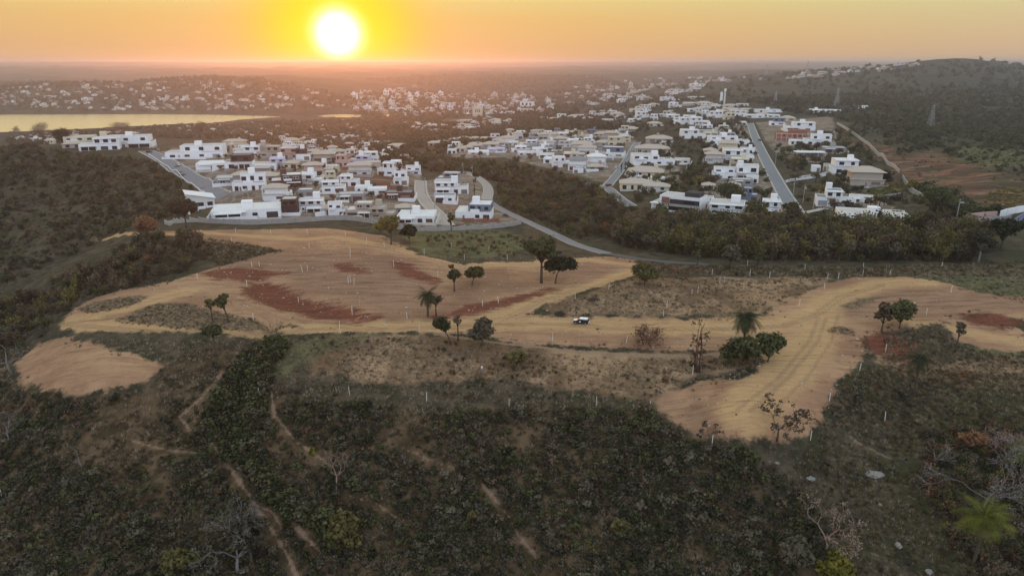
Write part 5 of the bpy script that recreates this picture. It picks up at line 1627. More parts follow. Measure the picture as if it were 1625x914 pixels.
tree('tree', 1427, 521, 46, 38, 'leaf_dark', 'right wider tree of the pair below the curved grey cut', trunk_h=.18)
tree('tree', 1516, 559, 20, 42, 'leaf_grey', 'slim small tree on the green flat at the right', trunk_h=.5, dens=.8, nblob=6)
palm(1453, 607, 46, 46, 'short stemless palm in the brown grass right of the dirt lobe', 'leaf_palmdark', nf=24, dead=4)
bare_tree('tree', 1233, 699, 64, 'bark', 'gnarled sparse tree at the tip of the front dirt lobe', 4, .75, leaves='leaf_brown', nl=650, lsz=.26, len0=.32, wide=1.1)
bare_tree('tree', 1127, 700, 34, 'bark', 'tiny sparse tree at the left edge of the front dirt lobe', 3, .7, leaves='leaf_brown', nl=160, lsz=.22)
bare_tree('tree', 1311, 873, 76, 'pinktwig', 'pinkish bare twiggy tree on the front right slope', 5, .6, len0=.28, wide=.8, kids=(2, 3), leaves='twig_pink', nl=900, lsz=.13)
bare_tree('tree', 1561, 812, 104, 'palebark', 'large pale bare tree with wide spreading boughs at the right edge', 5, .62, len0=.22, wide=1.5, kids=(2, 4), up=.05, r0=.13, leaves='twig_pale', nl=900, lsz=.12)
palm(1545, 893, 84, 66, 'big yellow-green palm in the bottom right corner', 'leaf_palm', nf=34, dead=10)
palm(1618, 760, 50, 46, 'dark low palm at the right edge above the bare tree', 'leaf_palm', nf=22, dead=0)
tree('bush', 1540, 722, 40, 36, 'leaf_rust', 'orange-brown bush above the large bare tree', 'bush', trunk_h=.2, dens=.7)
bare_tree('bush', 1595, 722, 44, 'pinktwig', 'pinkish bare brush at the right edge', 4, .8, stems=3, len0=.18, wide=1.2, cat='bush', kids=(3, 4), leaves='twig_pink', nl=700, lsz=.14)
bare_tree('tree', 1480, 735, 40, 'palebark', 'small pale bare tree left of the orange-brown bush', 4, .7, len0=.25)
bare_tree('tree', 535, 780, 54, 'pinktwig', 'lone straight bare tree with a fan of twigs on the dark slope', 4, .62, len0=.5, wide=.8, leaves='twig_pink', nl=300, lsz=.10)
bare_tree('tree', 378, 912, 100, 'palebark', 'pale grey leafless tree at the bottom left', 5, .62, len0=.26, wide=1.0, kids=(2, 3), leaves='twig_pale', nl=900, lsz=.11)
tree('tree', 400, 895, 74, 76, 'leaf_grey', 'faded grey-green tree behind the leafless one at the bottom left', trunk_h=.25, dens=.5, sparse=True)
tree('tree', 337, 508, 22, 34, 'leaf_dark', 'left small dark tree of the pair on the brown grass island', trunk_h=.45, dens=.7, nblob=6)
tree('tree', 363, 511, 32, 44, 'leaf_dark', 'right small dark tree of the pair on the brown grass island', trunk_h=.4, dens=.8, nblob=7, lean=(-6, 0))
tree('tree', 343, 566, 36, 48, 'leaf_dark', 'dark flat-topped tree below the track at the head of the gully', trunk_h=.6, flat=.5, dens=.8)
bare_tree('tree', 440, 535, 32, 'bark', 'thin bare sapling on the track edge above the gully', 3, .5)
bare_tree('tree', 20, 594, 62, 'palebark', 'bare pale tree at the left edge beside the round dirt clearing', 4, .6, len0=.3)
bare_tree('tree', 20, 700, 44, 'palebark', 'small bare pale tree low on the left edge', 4, .6, len0=.3)
bare_tree('tree', 132, 742, 40, 'palebark', 'faint bare sapling on the left dark slope', 3, .5)
tree('tree', 296, 362, 50, 40, 'leaf_brown', 'spreading brown-green tree in front of the left end of the perimeter wall', trunk_h=.4, flat=.6)
tree('bush', 235, 378, 42, 28, 'leaf_rust', 'rusty brown bush beside the tiny white hut', 'bush', trunk_h=.2)
tree('tree', 621, 388, 44, 46, 'leaf_olive', 'yellowish tree before the perimeter wall near the cobbled street', trunk_h=.35)
tree('tree', 650, 388, 34, 28, 'leaf_dark', 'dark small tree right of the yellowish tree before the wall', trunk_h=.3)
tree('tree', 604, 372, 26, 22, 'leaf_yellow', 'bright yellow-green bush against the perimeter wall', 'bush', trunk_h=.2)
tree('tree', 716, 366, 16, 30, 'leaf_olive', 'slim conical tree at the foot of the cobbled street', trunk_h=.2, nblob=6)
tree('bush', 1023, 452, 58, 34, 'leaf_olive', 'broad olive bush at the rear end of the dry grass', 'bush', trunk_h=.15)
tree('tree', 1158, 425, 44, 32, 'leaf_grey', 'round grey-green tree beside the low road before the thicket', trunk_h=.3)
tree('tree', 1107, 421, 12, 24, 'leaf_mid', 'slim sapling left of the round tree by the low road', trunk_h=.4, nblob=5)
palm(1201, 426, 24, 24, 'small palm beside the low road before the thicket', 'leaf_palmdark', nf=16, dead=0)
tree('tree', 1330, 420, 12, 26, 'leaf_yellow', 'slim yellow-topped sapling before the thicket', trunk_h=.4, nblob=5)
tree('tree', 1588, 395, 52, 40, 'leaf_dark', 'dark dense tree at the right end of the thicket', trunk_h=.25)
tree('tree', 1552, 418, 46, 46, 'leaf_grey', 'grey twisted tree at the right end of the thicket', trunk_h=.35, bark='palebark', dens=.6)
tree('tree', 1446, 304, 20, 16, 'leaf_yellow', 'yellow-green tree on the hillside wall', trunk_h=.2)
tree('tree', 1486, 342, 50, 38, 'leaf_mid', 'feathery green tree behind the lower end of the hillside wall', trunk_h=.35, dens=.7)
tree('tree', 1256, 350, 34, 24, 'leaf_dark', 'dark round tree overhanging the foot of the straight road', trunk_h=.3)
tree('tree', 1198, 350, 50, 26, 'leaf_dark', 'broad dark tree in front of the wide white two-storey house', trunk_h=.2)
tree('tree', 1155, 322, 58, 26, 'leaf_dark', 'broad dark tree behind the wide white two-storey house', trunk_h=.2)
tree('tree', 753, 312, 7, 28, 'leaf_dark', 'slim dark cypress on the curved back street', trunk_h=.15, nblob=6, flat=1.6)
tree('tree', 755, 290, 12, 16, 'leaf_dark', 'round dark tree at the top of the curved back street', trunk_h=.3)
tree('tree', 986, 274, 4, 16, 'leaf_dark', 'left slim cypress on the curving road', trunk_h=.1, nblob=6, flat=1.6)
tree('tree', 992, 272, 4, 16, 'leaf_dark', 'right slim cypress on the curving road', trunk_h=.1, nblob=6, flat=1.6)
tree('tree', 322, 222, 28, 26, 'leaf_brown', 'tall brownish tree on the skyline of the left estate', trunk_h=.4, flat=.7)
tree('tree', 195, 214, 36, 16, 'leaf_brown', 'wide flat-topped brown tree behind the left ridge houses', trunk_h=.4, flat=.4)
palm(29, 223, 17, 16, 'small palm silhouetted before the lake at the left', 'leaf_palmdark', nf=14, dead=0)
tree('tree', 70, 228, 34, 26, 'leaf_brown', 'dark brown tree on the left ridge before the lake', trunk_h=.25)
tree('tree', 100, 232, 30, 22, 'leaf_brown', 'brown tree on the left ridge beside the flat beige house', trunk_h=.25)
tree('bush', 497, 724, 14, 14, 'leaf_yellow', 'bright yellow-green bush on the dark slope near the trail', 'bush', trunk_h=.1, nblob=6)
tree('bush', 982, 852, 40, 28, 'leaf_olive', 'mustard-olive bush low on the dark slope', 'bush', trunk_h=.15, dens=.5, sparse=True)
tree('bush', 750, 835, 16, 26, 'leaf_olive', 'small olive sapling on the dark lower slope', 'bush', trunk_h=.4, nblob=5)
tree('bush', 548, 880, 70, 60, 'leaf_olive', 'large olive-green bush at the bottom left of the slope', 'bush', trunk_h=.12)
tree('bush', 290, 912, 56, 34, 'leaf_olive', 'olive bush cut by the bottom edge left of the leafless tree', 'bush', trunk_h=.1)
tree('bush', 1262, 905, 58, 46, 'leaf_grey', 'grey-green bush at the bottom right centre', 'bush', trunk_h=.1)
tree('bush', 1325, 916, 60, 26, 'leaf_yellow', 'yellow-green bush cut by the bottom edge', 'bush', trunk_h=.1)
tree('bush', 1360, 640, 22, 20, 'leaf_grey', 'small grey bush right of the front dirt lobe', 'bush', trunk_h=.1)
tree('bush', 1432, 640, 20, 18, 'leaf_grey', 'small grey bush below the stemless palm', 'bush', trunk_h=.1)

# ---- prototypes for scattered vegetation (not shown themselves)
PROTO = {}
def proto(group, name, Q, mat):
    me = quads_mesh(name, Q, M[mat])
    o = bpy.data.objects.new(name, me)
    PROTO.setdefault(group, []).append(o)

def blobset(rg, n, spread, zlo, zhi, r):
    return [(rg.uniform(-spread, spread), rg.uniform(-spread, spread), rg.uniform(zlo, zhi), *(rg.uniform(.7, 1.2, 3) * r)) for _ in range(n)]

rg = np.random.default_rng(5)
for i, m_ in enumerate(['leaf_dark', 'leaf_grey', 'leaf_dark', 'leaf_mid', 'leaf_grey', 'leaf_brown']):
    proto('shrub', 'shrub_leaves', leaf_quads(rg, blobset(rg, 4, .45, .25, .7, .38), 85, .15, shell=.3), m_)
for i, m_ in enumerate(['straw', 'leaf_brown', 'leaf_olive', 'straw']):
    n = 16
    c = np.zeros((n, 3)); c[:, :2] = rg.normal(size=(n, 2)) * .25
    a = rg.uniform(0, 2 * np.pi, n); w_ = np.stack([np.cos(a), np.sin(a), 0 * a], 1) * .055
    tip_ = c + np.stack([rg.normal(size=n) * .25, rg.normal(size=n) * .25, rg.uniform(.3, .75, n)], 1)
    proto('tuft', 'grass_tuft', np.stack([c - w_, c + w_, tip_ + w_ * .3, tip_ - w_ * .3], 1), m_)
for i, m_ in enumerate(['leaf_brown', 'leaf_olive', 'leaf_grey', 'leaf_brown', 'leaf_olive', 'leaf_mid', 'leaf_rust']):
    Q = leaf_quads(rg, [(rg.uniform(-.25, .25), rg.uniform(-.25, .25), rg.uniform(.38, .84), *(rg.uniform(.75, 1.2, 3) * .2)) for _ in range(8)], 300, .050, shell=.35)
    # its stems, as thin crossed blades
    st_ = []
    for q in range(5):
        x, y = rg.uniform(-.22, .22, 2); r_ = .011
        for dx, dy in ((r_, 0), (0, r_)):
            st_.append([(x * .3 - dx, y * .3 - dy, -.1), (x * .3 + dx, y * .3 + dy, -.1), (x + dx, y + dy, .6), (x - dx, y - dy, .6)])
    proto('thicket', 'thicket_tree', np.concatenate([Q, np.array(st_)]), m_)
for i, m_ in enumerate(['leaf_dark', 'leaf_mid', 'leaf_dark', 'leaf_grey', 'leaf_brown']):
    Q = leaf_quads(rg, [(rg.uniform(-.26, .26), rg.uniform(-.26, .26), rg.uniform(.28, .78), *(rg.uniform(.75, 1.2, 3) * .24)) for _ in range(7)], 200, .085, shell=.45)
    proto('wood', 'woodland_tree', Q, m_)
for i, m_ in enumerate(['leaf_brown', 'leaf_brown', 'leaf_olive', 'leaf_grey', 'leaf_rust', 'leaf_mid']):
    Q = leaf_quads(rg, [(rg.uniform(-.3, .3), rg.uniform(-.3, .3), rg.uniform(.15, .7), *(rg.uniform(.75, 1.2, 3) * .26)) for _ in range(6)], 160, .075, shell=.35)
    proto('scrub', 'scrub_bush', Q, m_)

def scatter(name, group, P, S, weights=None):
    """one object; its copies are placed by geometry nodes"""
    n = len(P)
    if n == 0: return
    coll = bpy.data.collections.get('source_' + group)
    if coll is None:
        coll = bpy.data.collections.new('source_' + group)
        for o in PROTO[group]: coll.objects.link(o)
    me = bpy.data.meshes.new(name)
    me.vertices.add(n); me.vertices.foreach_set('co', np.asarray(P, np.float32).reshape(-1))
    np_ = len(PROTO[group])
    idx = RNG.choice(np_, n, p=weights) if weights is not None else RNG.integers(0, np_, n)
    for nm, tp, val in (('turn', 'FLOAT', RNG.uniform(0, 6.283, n).astype(np.float32)), ('size', 'FLOAT_VECTOR', np.asarray(S, np.float32).reshape(-1)), ('pick', 'INT', idx.astype(np.int32))):
        a = me.attributes.new(nm, tp, 'POINT')
        a.data.foreach_set('vector' if tp == 'FLOAT_VECTOR' else 'value', val)
    o = mesh_obj(name, me)
    ng = bpy.data.node_groups.new(name, 'GeometryNodeTree')
    ng.interface.new_socket('Geometry', in_out='INPUT', socket_type='NodeSocketGeometry')
    ng.interface.new_socket('Geometry', in_out='OUTPUT', socket_type='NodeSocketGeometry')
    N = ng.nodes; Lk = ng.links
    gi, go = N.new('NodeGroupInput'), N.new('NodeGroupOutput')
    ci = N.new('GeometryNodeCollectionInfo'); ci.inputs[0].default_value = coll
    ci.inputs['Separate Children'].default_value = True; ci.inputs['Reset Children'].default_value = True
    ip = N.new('GeometryNodeInstanceOnPoints'); ip.inputs['Pick Instance'].default_value = True
    def attr(nm, tp):
        q = N.new('GeometryNodeInputNamedAttribute'); q.data_type = tp; q.inputs[0].default_value = nm
        return [s for s in q.outputs if s.enabled and s.name == 'Attribute'][0]
    cx_ = N.new('ShaderNodeCombineXYZ')
    Lk.new(attr('turn', 'FLOAT'), cx_.inputs[2])
    Lk.new(gi.outputs[0], ip.inputs['Points']); Lk.new(ci.outputs[0], ip.inputs['Instance'])
    Lk.new(attr('pick', 'INT'), ip.inputs['Instance Index']); Lk.new(cx_.outputs[0], ip.inputs['Rotation']); Lk.new(attr('size', 'FLOAT_VECTOR'), ip.inputs['Scale'])
    Lk.new(ip.outputs[0], go.inputs[0])
    md = o.modifiers.new('scatter', 'NODES'); md.node_group = ng
    return tag(o, kind='stuff')

HX = np.array([h[:2] for h in HOUSES]); HRr = np.array([h[2] for h in HOUSES])
def clear_of(x, y, margin=0.0):
    """points clear of houses and roads"""
    x, y = np.asarray(x), np.asarray(y)
    ok = np.ones(x.shape, bool)
    for (hx_, hy_), r_ in zip(HX, HRr):
        ok &= (x - hx_) ** 2 + (y - hy_) ** 2 > (r_ * .86 + margin) ** 2
    for P_, hw in ROADS:
        ok &= line_sd(P_, x, y, hw + margin) < 0
    return ok

def sample(poly, n, keepfn=None, step=25, clear=None):
    """random points on the land inside a polygon traced in the photograph"""
    W2 = np.array(at_many(dense(poly + [poly[0]], step)[:-1]))
    x = RNG.uniform(W2[:, 0].min(), W2[:, 0].max(), n * 4); y = RNG.uniform(W2[:, 1].min(), W2[:, 1].max(), n * 4)
    k = poly_sd(W2, x, y) > 0
    x, y = x[k], y[k]
    if keepfn is not None and len(x):
        k = keepfn(x, y); x, y = x[k], y[k]
    if clear is not None and len(x):
        k = clear_of(x, y, clear); x, y = x[k], y[k]
    x, y = x[:n], y[:n]
    return x, y, hz(x, y)

def bare_ok(x, y):
    return (mval('dirt', x, y) < -.8) & (mval('path', x, y) < -.5)
def sized(n, lo, hi, tall=(.8, 1.15)):
    s = RNG.uniform(lo, hi, n)
    return np.stack([s, s * RNG.uniform(.85, 1.15, n), s * RNG.uniform(*tall, n)], 1)

# dense shrubs on the front slope, thinning to the brow
front = [(-120,600),(30,612),(130,640),(250,620),(330,590),(420,560),(440,640),(560,640),(700,655),(900,650),(1040,655),(1090,700),(1200,715),(1290,800),(1330,930),(1300,1000),(-120,1000)]
thin = at_many(dense([(-200,560),(330,590),(330,690),(250,760),(120,740),(-200,760),(-200,560)], 25)[:-1])
thin2 = at_many(dense([(520,640),(900,650),(820,720),(640,740),(520,700),(520,640)], 25)[:-1])
def kf(x, y):
    n = fbm(x, y, 17.0, 3, 41)
    th_ = -.05 + .42 * np.clip(poly_sd(thin, x, y) / 5 + .4, 0, 1) + .30 * np.clip(poly_sd(thin2, x, y) / 5 + .4, 0, 1)
    return bare_ok(x, y) & (n + RNG.uniform(-.5, .5, x.shape) > th_)
x, y, z = sample(front, 15000, kf)
S_ = sized(len(x), .45, 1.25, (.7, 1.15)) * (1 + .9 * (RNG.random(len(x)) < .10))[:, None]
scatter('slope_shrubs', 'shrub', np.stack([x, y, z - .1], 1), S_, [.15, .28, .14, .08, .20, .15])
x, y, z = sample(front, 9000, lambda x, y: bare_ok(x, y) & (fbm(x, y, 9.0, 3, 141) > -.1))
scatter('slope_grass', 'tuft', np.stack([x, y, z - .05], 1), sized(len(x), .5, 1.2), [.2, .4, .2, .2])
x, y, z = sample(front, 700, lambda x, y: bare_ok(x, y) & (fbm(x, y, 11.0, 3, 142) > .05))
scatter('slope_scrub', 'scrub', np.stack([x, y, z - .1], 1), sized(len(x), .8, 2.0, (.7, 1.2)), [.3, .15, .15, .25, .1, .05])
gx = [(385,562),(432,540),(452,552),(428,610),(405,690),(440,770),(560,850),(600,900),(440,810),(345,712),(322,672),(350,620)]
x, y, z = sample(gx, 900, lambda x, y: (mval('path', x, y) < -.6) & (fbm(x, y, 12.0, 3, 145) + RNG.uniform(-.5, .5, x.shape) > -.15))
scatter('gully_shrubs', 'shrub', np.stack([x, y, z - .1], 1), sized(len(x), 1.2, 2.5), [.4, .1, .3, .15, .03, .02])
# right slope: sparse low bushes in the grass
right = [(1300,690),(1330,600),(1400,590),(1640,620),(1680,1000),(1340,960),(1300,860),(1240,760)]
x, y, z = sample(right, 900, lambda x, y: bare_ok(x, y) & (fbm(x, y, 12.0, 3, 43) + RNG.uniform(-.4, .4, x.shape) > .12))
scatter('right_slope_shrubs', 'scrub', np.stack([x, y, z - .1], 1), sized(len(x), .5, 1.3, (.6, .9)), [.3, .1, .2, .3, .05, .05])
x, y, z = sample([(100,470),(330,376),(650,372),(1000,412),(1000,440),(1190,500),(1500,445),(1640,470),(1640,560),(1390,560),(1300,690),(1160,700),(1040,650),(1200,560),(780,545),(300,530),(20,620)], 3000,
    lambda x, y: (mval('dirt', x, y) > -.5) & (mval('dirt', x, y) < 2.2) & (mval('track', x, y) < 0) & (fbm(x, y, 9.0, 3, 143) > -.05))
scatter('edge_weeds', 'tuft', np.stack([x, y, z - .05], 1), sized(len(x), .4, 1.0), [.3, .4, .15, .15])
rc = [(1470,690),(1560,680),(1660,690),(1700,960),(1600,960),(1500,860),(1460,760)]
x, y, z = sample(rc, 420, bare_ok)
scatter('right_corner_scrub', 'scrub', np.stack([x, y, z - .1], 1), sized(len(x), 1.2, 2.6, (.7, 1.1)), [.2, .1, .2, .3, .1, .1])
# grass tufts on the brow and the dry ground
brow = [(-40,560),(100,540),(300,540),(480,535),(700,535),(1040,566),(1200,560),(1230,600),(1050,650),(900,660),(600,660),(430,650),(250,660),(0,660)]
x, y, z = sample(brow, 5500, bare_ok)
scatter('brow_grass', 'tuft', np.stack([x, y, z - .05], 1), sized(len(x), .35, .95), [.45, .12, .08, .35])
x, y, z = sample(brow, 420, lambda x, y: bare_ok(x, y) & (fbm(x, y, 18.0, 3, 44) > .1))
scatter('brow_shrubs', 'scrub', np.stack([x, y, z - .1], 1), sized(len(x), .7, 1.6, (.6, .9)))
mid = [(860,490),(1010,442),(1320,440),(1625,420),(1640,480),(1500,452),(1440,444),(1350,446),(1250,480),(1190,500),(900,502)]
x, y, z = sample(mid, 2600, bare_ok)
scatter('dry_grass', 'tuft', np.stack([x, y, z - .05], 1), sized(len(x), .35, .95), [.45, .12, .08, .35])
x, y, z = sample(mid, 160, bare_ok)
scatter('dry_grass_bushes', 'scrub', np.stack([x, y, z - .1], 1), sized(len(x), .5, 1.3, (.5, .8)))
rslope = [(1300,690),(1330,600),(1400,580),(1640,600),(1680,1000),(1340,960),(1240,760)]
x, y, z = sample(rslope, 7000, bare_ok)
scatter('right_slope_grass', 'tuft', np.stack([x, y, z - .05], 1), sized(len(x), .4, .9), [.2, .3, .4, .1])
isl = [(120,492),(200,470),(250,478),(320,480),(480,520),(330,528),(180,512)]
x, y, z = sample(isl, 900, lambda x, y: mval('island', x, y) > -.5)
scatter('island_grass', 'tuft', np.stack([x, y, z - .05], 1), sized(len(x), .4, .9))
behind = [(650,372),(780,366),(870,384),(900,404),(800,410),(690,405)]
x, y, z = sample(behind, 140, bare_ok, clear=1.0)
scatter('lot_bushes', 'scrub', np.stack([x, y, z - .1], 1), sized(len(x), .8, 2.4, (.6, .9)))

rg_ = [(1400,540),(1440,520),(1500,503),(1640,525),(1640,615),(1500,610),(1400,580)]
x, y, z = sample(rg_, 1800, bare_ok)
scatter('right_flat_grass', 'tuft', np.stack([x, y, z - .05], 1), sized(len(x), .35, .9), [.3, .25, .3, .15])
x, y, z = sample(rg_, 70, bare_ok)
scatter('right_flat_bushes', 'scrub', np.stack([x, y, z - .1], 1), sized(len(x), .5, 1.3, (.5, .8)))
verge = [(960,408),(1100,422),(1300,424),(1540,420),(1640,415),(1640,440),(1440,438),(1320,440),(1060,436),(1000,412)]
x, y, z = sample(verge, 2600, bare_ok, clear=.3)
scatter('verge_grass', 'tuft', np.stack([x, y, z - .05], 1), sized(len(x), .5, 1.2), [.25, .3, .3, .15])
x, y, z = sample(verge, 150, bare_ok, clear=1.0)
scatter('verge_bushes', 'scrub', np.stack([x, y, z - .1], 1), sized(len(x), .7, 1.8, (.6, .9)))
# the shrub belt and woods left of the graded earth
belt = [(60,470),(150,430),(230,385),(330,378),(335,400),(325,420),(255,448),(180,464),(100,505),(40,560),(-80,620),(-80,500)]
x, y, z = sample(belt, 420, lambda x, y: mval('dirt', x, y) < -1.5)
scatter('belt_trees', 'thicket', np.stack([x, y, z - .3], 1), sized(len(x), 3.2, 6.2, (.8, 1.1)), [.28, .14, .24, .2, .08, .05, .01])
x, y, z = sample(belt, 500, lambda x, y: mval('dirt', x, y) < -.8)
scatter('belt_undergrowth', 'scrub', np.stack([x, y, z - .2], 1), sized(len(x), 1.2, 2.8), [.3, .2, .15, .25, .02, .08])
bl2 = [(330,378),(450,397),(400,410),(345,424),(330,410)]
x, y, z = sample(bl2, 900)
scatter('belt_grass', 'tuft', np.stack([x, y, z - .05], 1), sized(len(x), .5, 1.1), [.15, .45, .3, .1])
valley = [(-80,232),(60,236),(130,246),(240,256),(335,318),(290,345),(230,350),(190,372),(130,396),(40,440),(-80,490)]
x, y, z = sample(valley, 5200, lambda x, y: fbm(x, y, 50.0, 3, 51) + RNG.uniform(-.4, .4, x.shape) > -.25, clear=2.0)
scatter('valley_woods', 'wood', np.stack([x, y, z - .4], 1), sized(len(x), 2.6, 6.2, (.65, .95)), [.26, .2, .2, .16, .18])
x, y, z = sample(valley, 9000, clear=1.0)
scatter('valley_scrub', 'scrub', np.stack([x, y, z - .2], 1), sized(len(x), 1.6, 3.6, (.5, .8)), [.35, .25, .15, .2, .02, .03])

# the thicket behind the low road
thick = [(962,372),(1040,352),(1150,360),(1290,362),(1330,366),(1450,368),(1530,356),(1570,392),(1540,416),(1440,415),(1300,417),(1150,412),(1050,402),(985,392)]
x, y, z = sample(thick, 620, clear=2.2)
scatter('thicket', 'thicket', np.stack([x, y, z - .3], 1), sized(len(x), 6.0, 8.6, (.9, 1.2)), [.16, .32, .2, .08, .18, .06, 0])
x, y, z = sample(thick, 700, clear=1.2)
scatter('thicket_undergrowth', 'scrub', np.stack([x, y, z - .2], 1), sized(len(x), 1.6, 3.2))
vm = [(800,345),(780,300),(850,270),(950,300),(975,320),(1040,345),(1000,372),(930,385),(880,366)]
x, y, z = sample(vm, 420, lambda x, y: fbm(x, y, 30.0, 3, 53) + RNG.uniform(-.4, .4, x.shape) > -.15, clear=2.0)
scatter('valley_thicket', 'thicket', np.stack([x, y, z - .3], 1), sized(len(x), 3.5, 7.0, (.75, 1.0)), [.2, .22, .22, .08, .12, .14, .02])
x, y, z = sample(vm, 700, clear=1.0)
scatter('valley_bushes', 'scrub', np.stack([x, y, z - .2], 1), sized(len(x), 1.4, 3.0))
for nm_, pl_, n_, lo_, hi_, w_ in (('hillside_grove', [(1440,300),(1475,296),(1520,318),(1560,338),(1600,330),(1560,345),(1500,345),(1455,322)], 170, 3, 6.5, [.4, .2, .3, .1, 0]),
        ('hillside_dark_grove', [(1545,205),(1640,200),(1640,236),(1590,232),(1550,222)], 420, 4, 8, [.45, .15, .3, .1, 0]),
        ('hilltop_grove', [(1390,196),(1440,192),(1500,212),(1500,236),(1440,232),(1400,215)], 170, 3, 7, [.3, .25, .25, .2, 0])):
    x, y, z = sample(pl_, n_, clear=2.0)
    scatter(nm_, 'wood', np.stack([x, y, z - .4], 1), sized(len(x), lo_, hi_, (.6, .9)), w_)
for i, m_ in enumerate(['leaf_yellow', 'leaf_olive', 'leaf_olive']):
    Q = leaf_quads(rg, [(rg.uniform(-.3, .3), rg.uniform(-.3, .3), rg.uniform(.1, .35), *(rg.uniform(.75, 1.2, 3) * .24)) for _ in range(6)], 110, .08, shell=.3)
    proto('pasture', 'pasture_clump', Q, m_)
for q_, pl_ in enumerate([[(1500,244),(1560,236),(1640,242),(1640,262),(1560,272),(1505,262)], [(1570,302),(1640,296),(1640,326),(1585,334),(1560,322)], [(1380,290),(1430,288),(1440,305),(1390,312)]]):
    x, y, z = sample(pl_, 420, lambda x, y: fbm(x, y, 14.0, 3, 160) > -.15, clear=1.0)
    scatter('pasture_grass', 'pasture', np.stack([x, y, z - .1], 1), sized(len(x), .9, 2.0, (.5, .8)))
hill = [(1330,205),(1420,262),(1450,300),(1500,320),(1540,340),(1640,325),(1640,200),(1480,190),(1380,190)]
x, y, z = sample(hill, 1100, lambda x, y: (mval('eroded', x, y) < -3) & (fbm(x, y, 45.0, 3, 57) + RNG.uniform(-.35, .35, x.shape) > -.1), clear=2.0)
scatter('hillside_bushes', 'wood', np.stack([x, y, z - .3], 1), sized(len(x), 2.0, 6.0, (.55, .8)), [.24, .22, .2, .16, .18])
x, y, z = sample(hill, 2600, lambda x, y: (fbm(x, y, 20.0, 3, 158) > .05), clear=1.0)
scatter('hillside_scrub', 'scrub', np.stack([x, y, z - .3], 1), sized(len(x), .8, 2.2, (.45, .7)), [.3, .2, .2, .2, .05, .05])

# trees that stand one by one among the houses
ESTATE = [([(700,250),(880,205),(1010,205),(1010,240),(960,296),(880,280),(790,270)], 34, 'tree between the pale houses of the row across the valley'),
          ([(1015,240),(1180,190),(1195,220),(1240,300),(1255,340),(1100,352),(1020,330),(985,290)], 70, 'tree in the gardens between the two right-hand roads'),
          ([(1225,240),(1340,215),(1420,290),(1440,330),(1400,345),(1300,345),(1280,330)], 46, 'tree in the lots right of the straight road'),
          ([(900,165),(1050,150),(1190,170),(1185,195),(1010,205),(900,190)], 44, 'tree among the houses of the far upper slope'),
          ([(340,250),(640,250),(680,300),(700,350),(420,340),(360,300)], 56, 'small tree in a yard of the left estate'),
          ([(580,262),(660,262),(760,262),(850,270),(790,285),(760,268),(690,275),(600,270)], 34, 'dark round tree in the wooded dip behind the left estate')]
TP = []
for i, (lf, nm) in enumerate([('leaf_dark', 'dark round'), ('leaf_mid', 'mid green'), ('leaf_brown', 'brownish'), ('leaf_olive', 'olive'), ('leaf_dark', 'dark wide'), ('leaf_grey', 'grey-green')]):
    rg = np.random.default_rng(900 + i)
    Q = leaf_quads(rg, [(rg.uniform(-.24, .24), rg.uniform(-.24, .24), rg.uniform(.42, .80), *(rg.uniform(.75, 1.2, 3) * .20)) for _ in range(9)], 240, .066, shell=.4)
    cm = quads_mesh('crown', Q, M[lf])
    b = MB(); b.tube([(0, 0, -.1), (.01, 0, .25), (0, .01, .6)], [.035, .028, .015], 6)
    for q in range(4): b.tube([(0, 0, .3), (.1 * math.cos(q * 1.6), .1 * math.sin(q * 1.6), .5), (.2 * math.cos(q * 1.6), .2 * math.sin(q * 1.6), .66)], [.018, .012, .006], 4)
    TP.append((cm, b.mesh('trunk', M['bark'], True), nm))
est = {}
for poly, n, lab in ESTATE:
    x, y, z = sample(poly, n, clear=1.5)
    for i in range(len(x)):
        cm, tm, nm = TP[int(RNG.integers(0, len(TP)))]
        s = RNG.uniform(4.5, 9.5) if 'yard' not in lab else RNG.uniform(2.8, 5.0)
        o = empty('tree', (x[i], y[i], z[i]), RNG.uniform(0, 6.28))
        est.setdefault((f"{nm} {lab.split(' ', 1)[0] if lab.startswith('tree') else 'tree'}", lab), []).append((proj(x[i], y[i], z[i])[0], o))
        o.scale = (s * RNG.uniform(.9, 1.25), s * RNG.uniform(.9, 1.2), s * RNG.uniform(.75, 1.0))
        mesh_obj('crown', cm, o); mesh_obj('trunk', tm, o)
for (nm, lab), lst in est.items():
    where = lab.split('tree ', 1)[1]
    lst.sort(key=lambda q: q[0])
    for i, (px_, o) in enumerate(lst):
        tag(o, f"{ORD[i]} {nm} from left, {where}" if len(lst) > 1 else f"the only {nm} {where}", 'tree', lab.replace('tree', 'trees', 1))

# the woods further off
def woods(name, poly, n, lo, hi, thr, seed, w=None, wl=60.0, step=25):
    x, y, z = sample(poly, n, lambda x, y: (fbm(x, y, wl, 3, seed) + RNG.uniform(-.35, .35, x.shape) > thr) & (hz(x, y) > WATER_Z + 1), step, clear=None if n > 3000 else 1.5)
    k = clear_of(x, y, 1.0); x, y, z = x[k], y[k], z[k]
    scatter(name, 'wood', np.stack([x, y, z - .5], 1), sized(len(x), lo, hi, (.6, .9)), w)
woods('dip_woods', [(560,256),(640,246),(700,256),(780,266),(850,278),(800,292),(770,280),(700,272),(640,262)], 420, 5, 10, -.4, 61, [.3, .1, .3, .1, .2])
woods('garden_woods', [(1015,240),(1190,200),(1240,300),(1255,340),(1100,352),(1000,330),(985,290)], 420, 3, 7, -.05, 62, wl=30)
woods('lot_woods', [(1225,235),(1340,205),(1420,290),(1440,330),(1300,350),(1280,330)], 360, 3, 7, -.02, 63, wl=30)
woods('upper_slope_woods', [(860,190),(960,150),(1190,150),(1195,200),(1010,215),(900,205)], 900, 4, 9, -.15, 64)
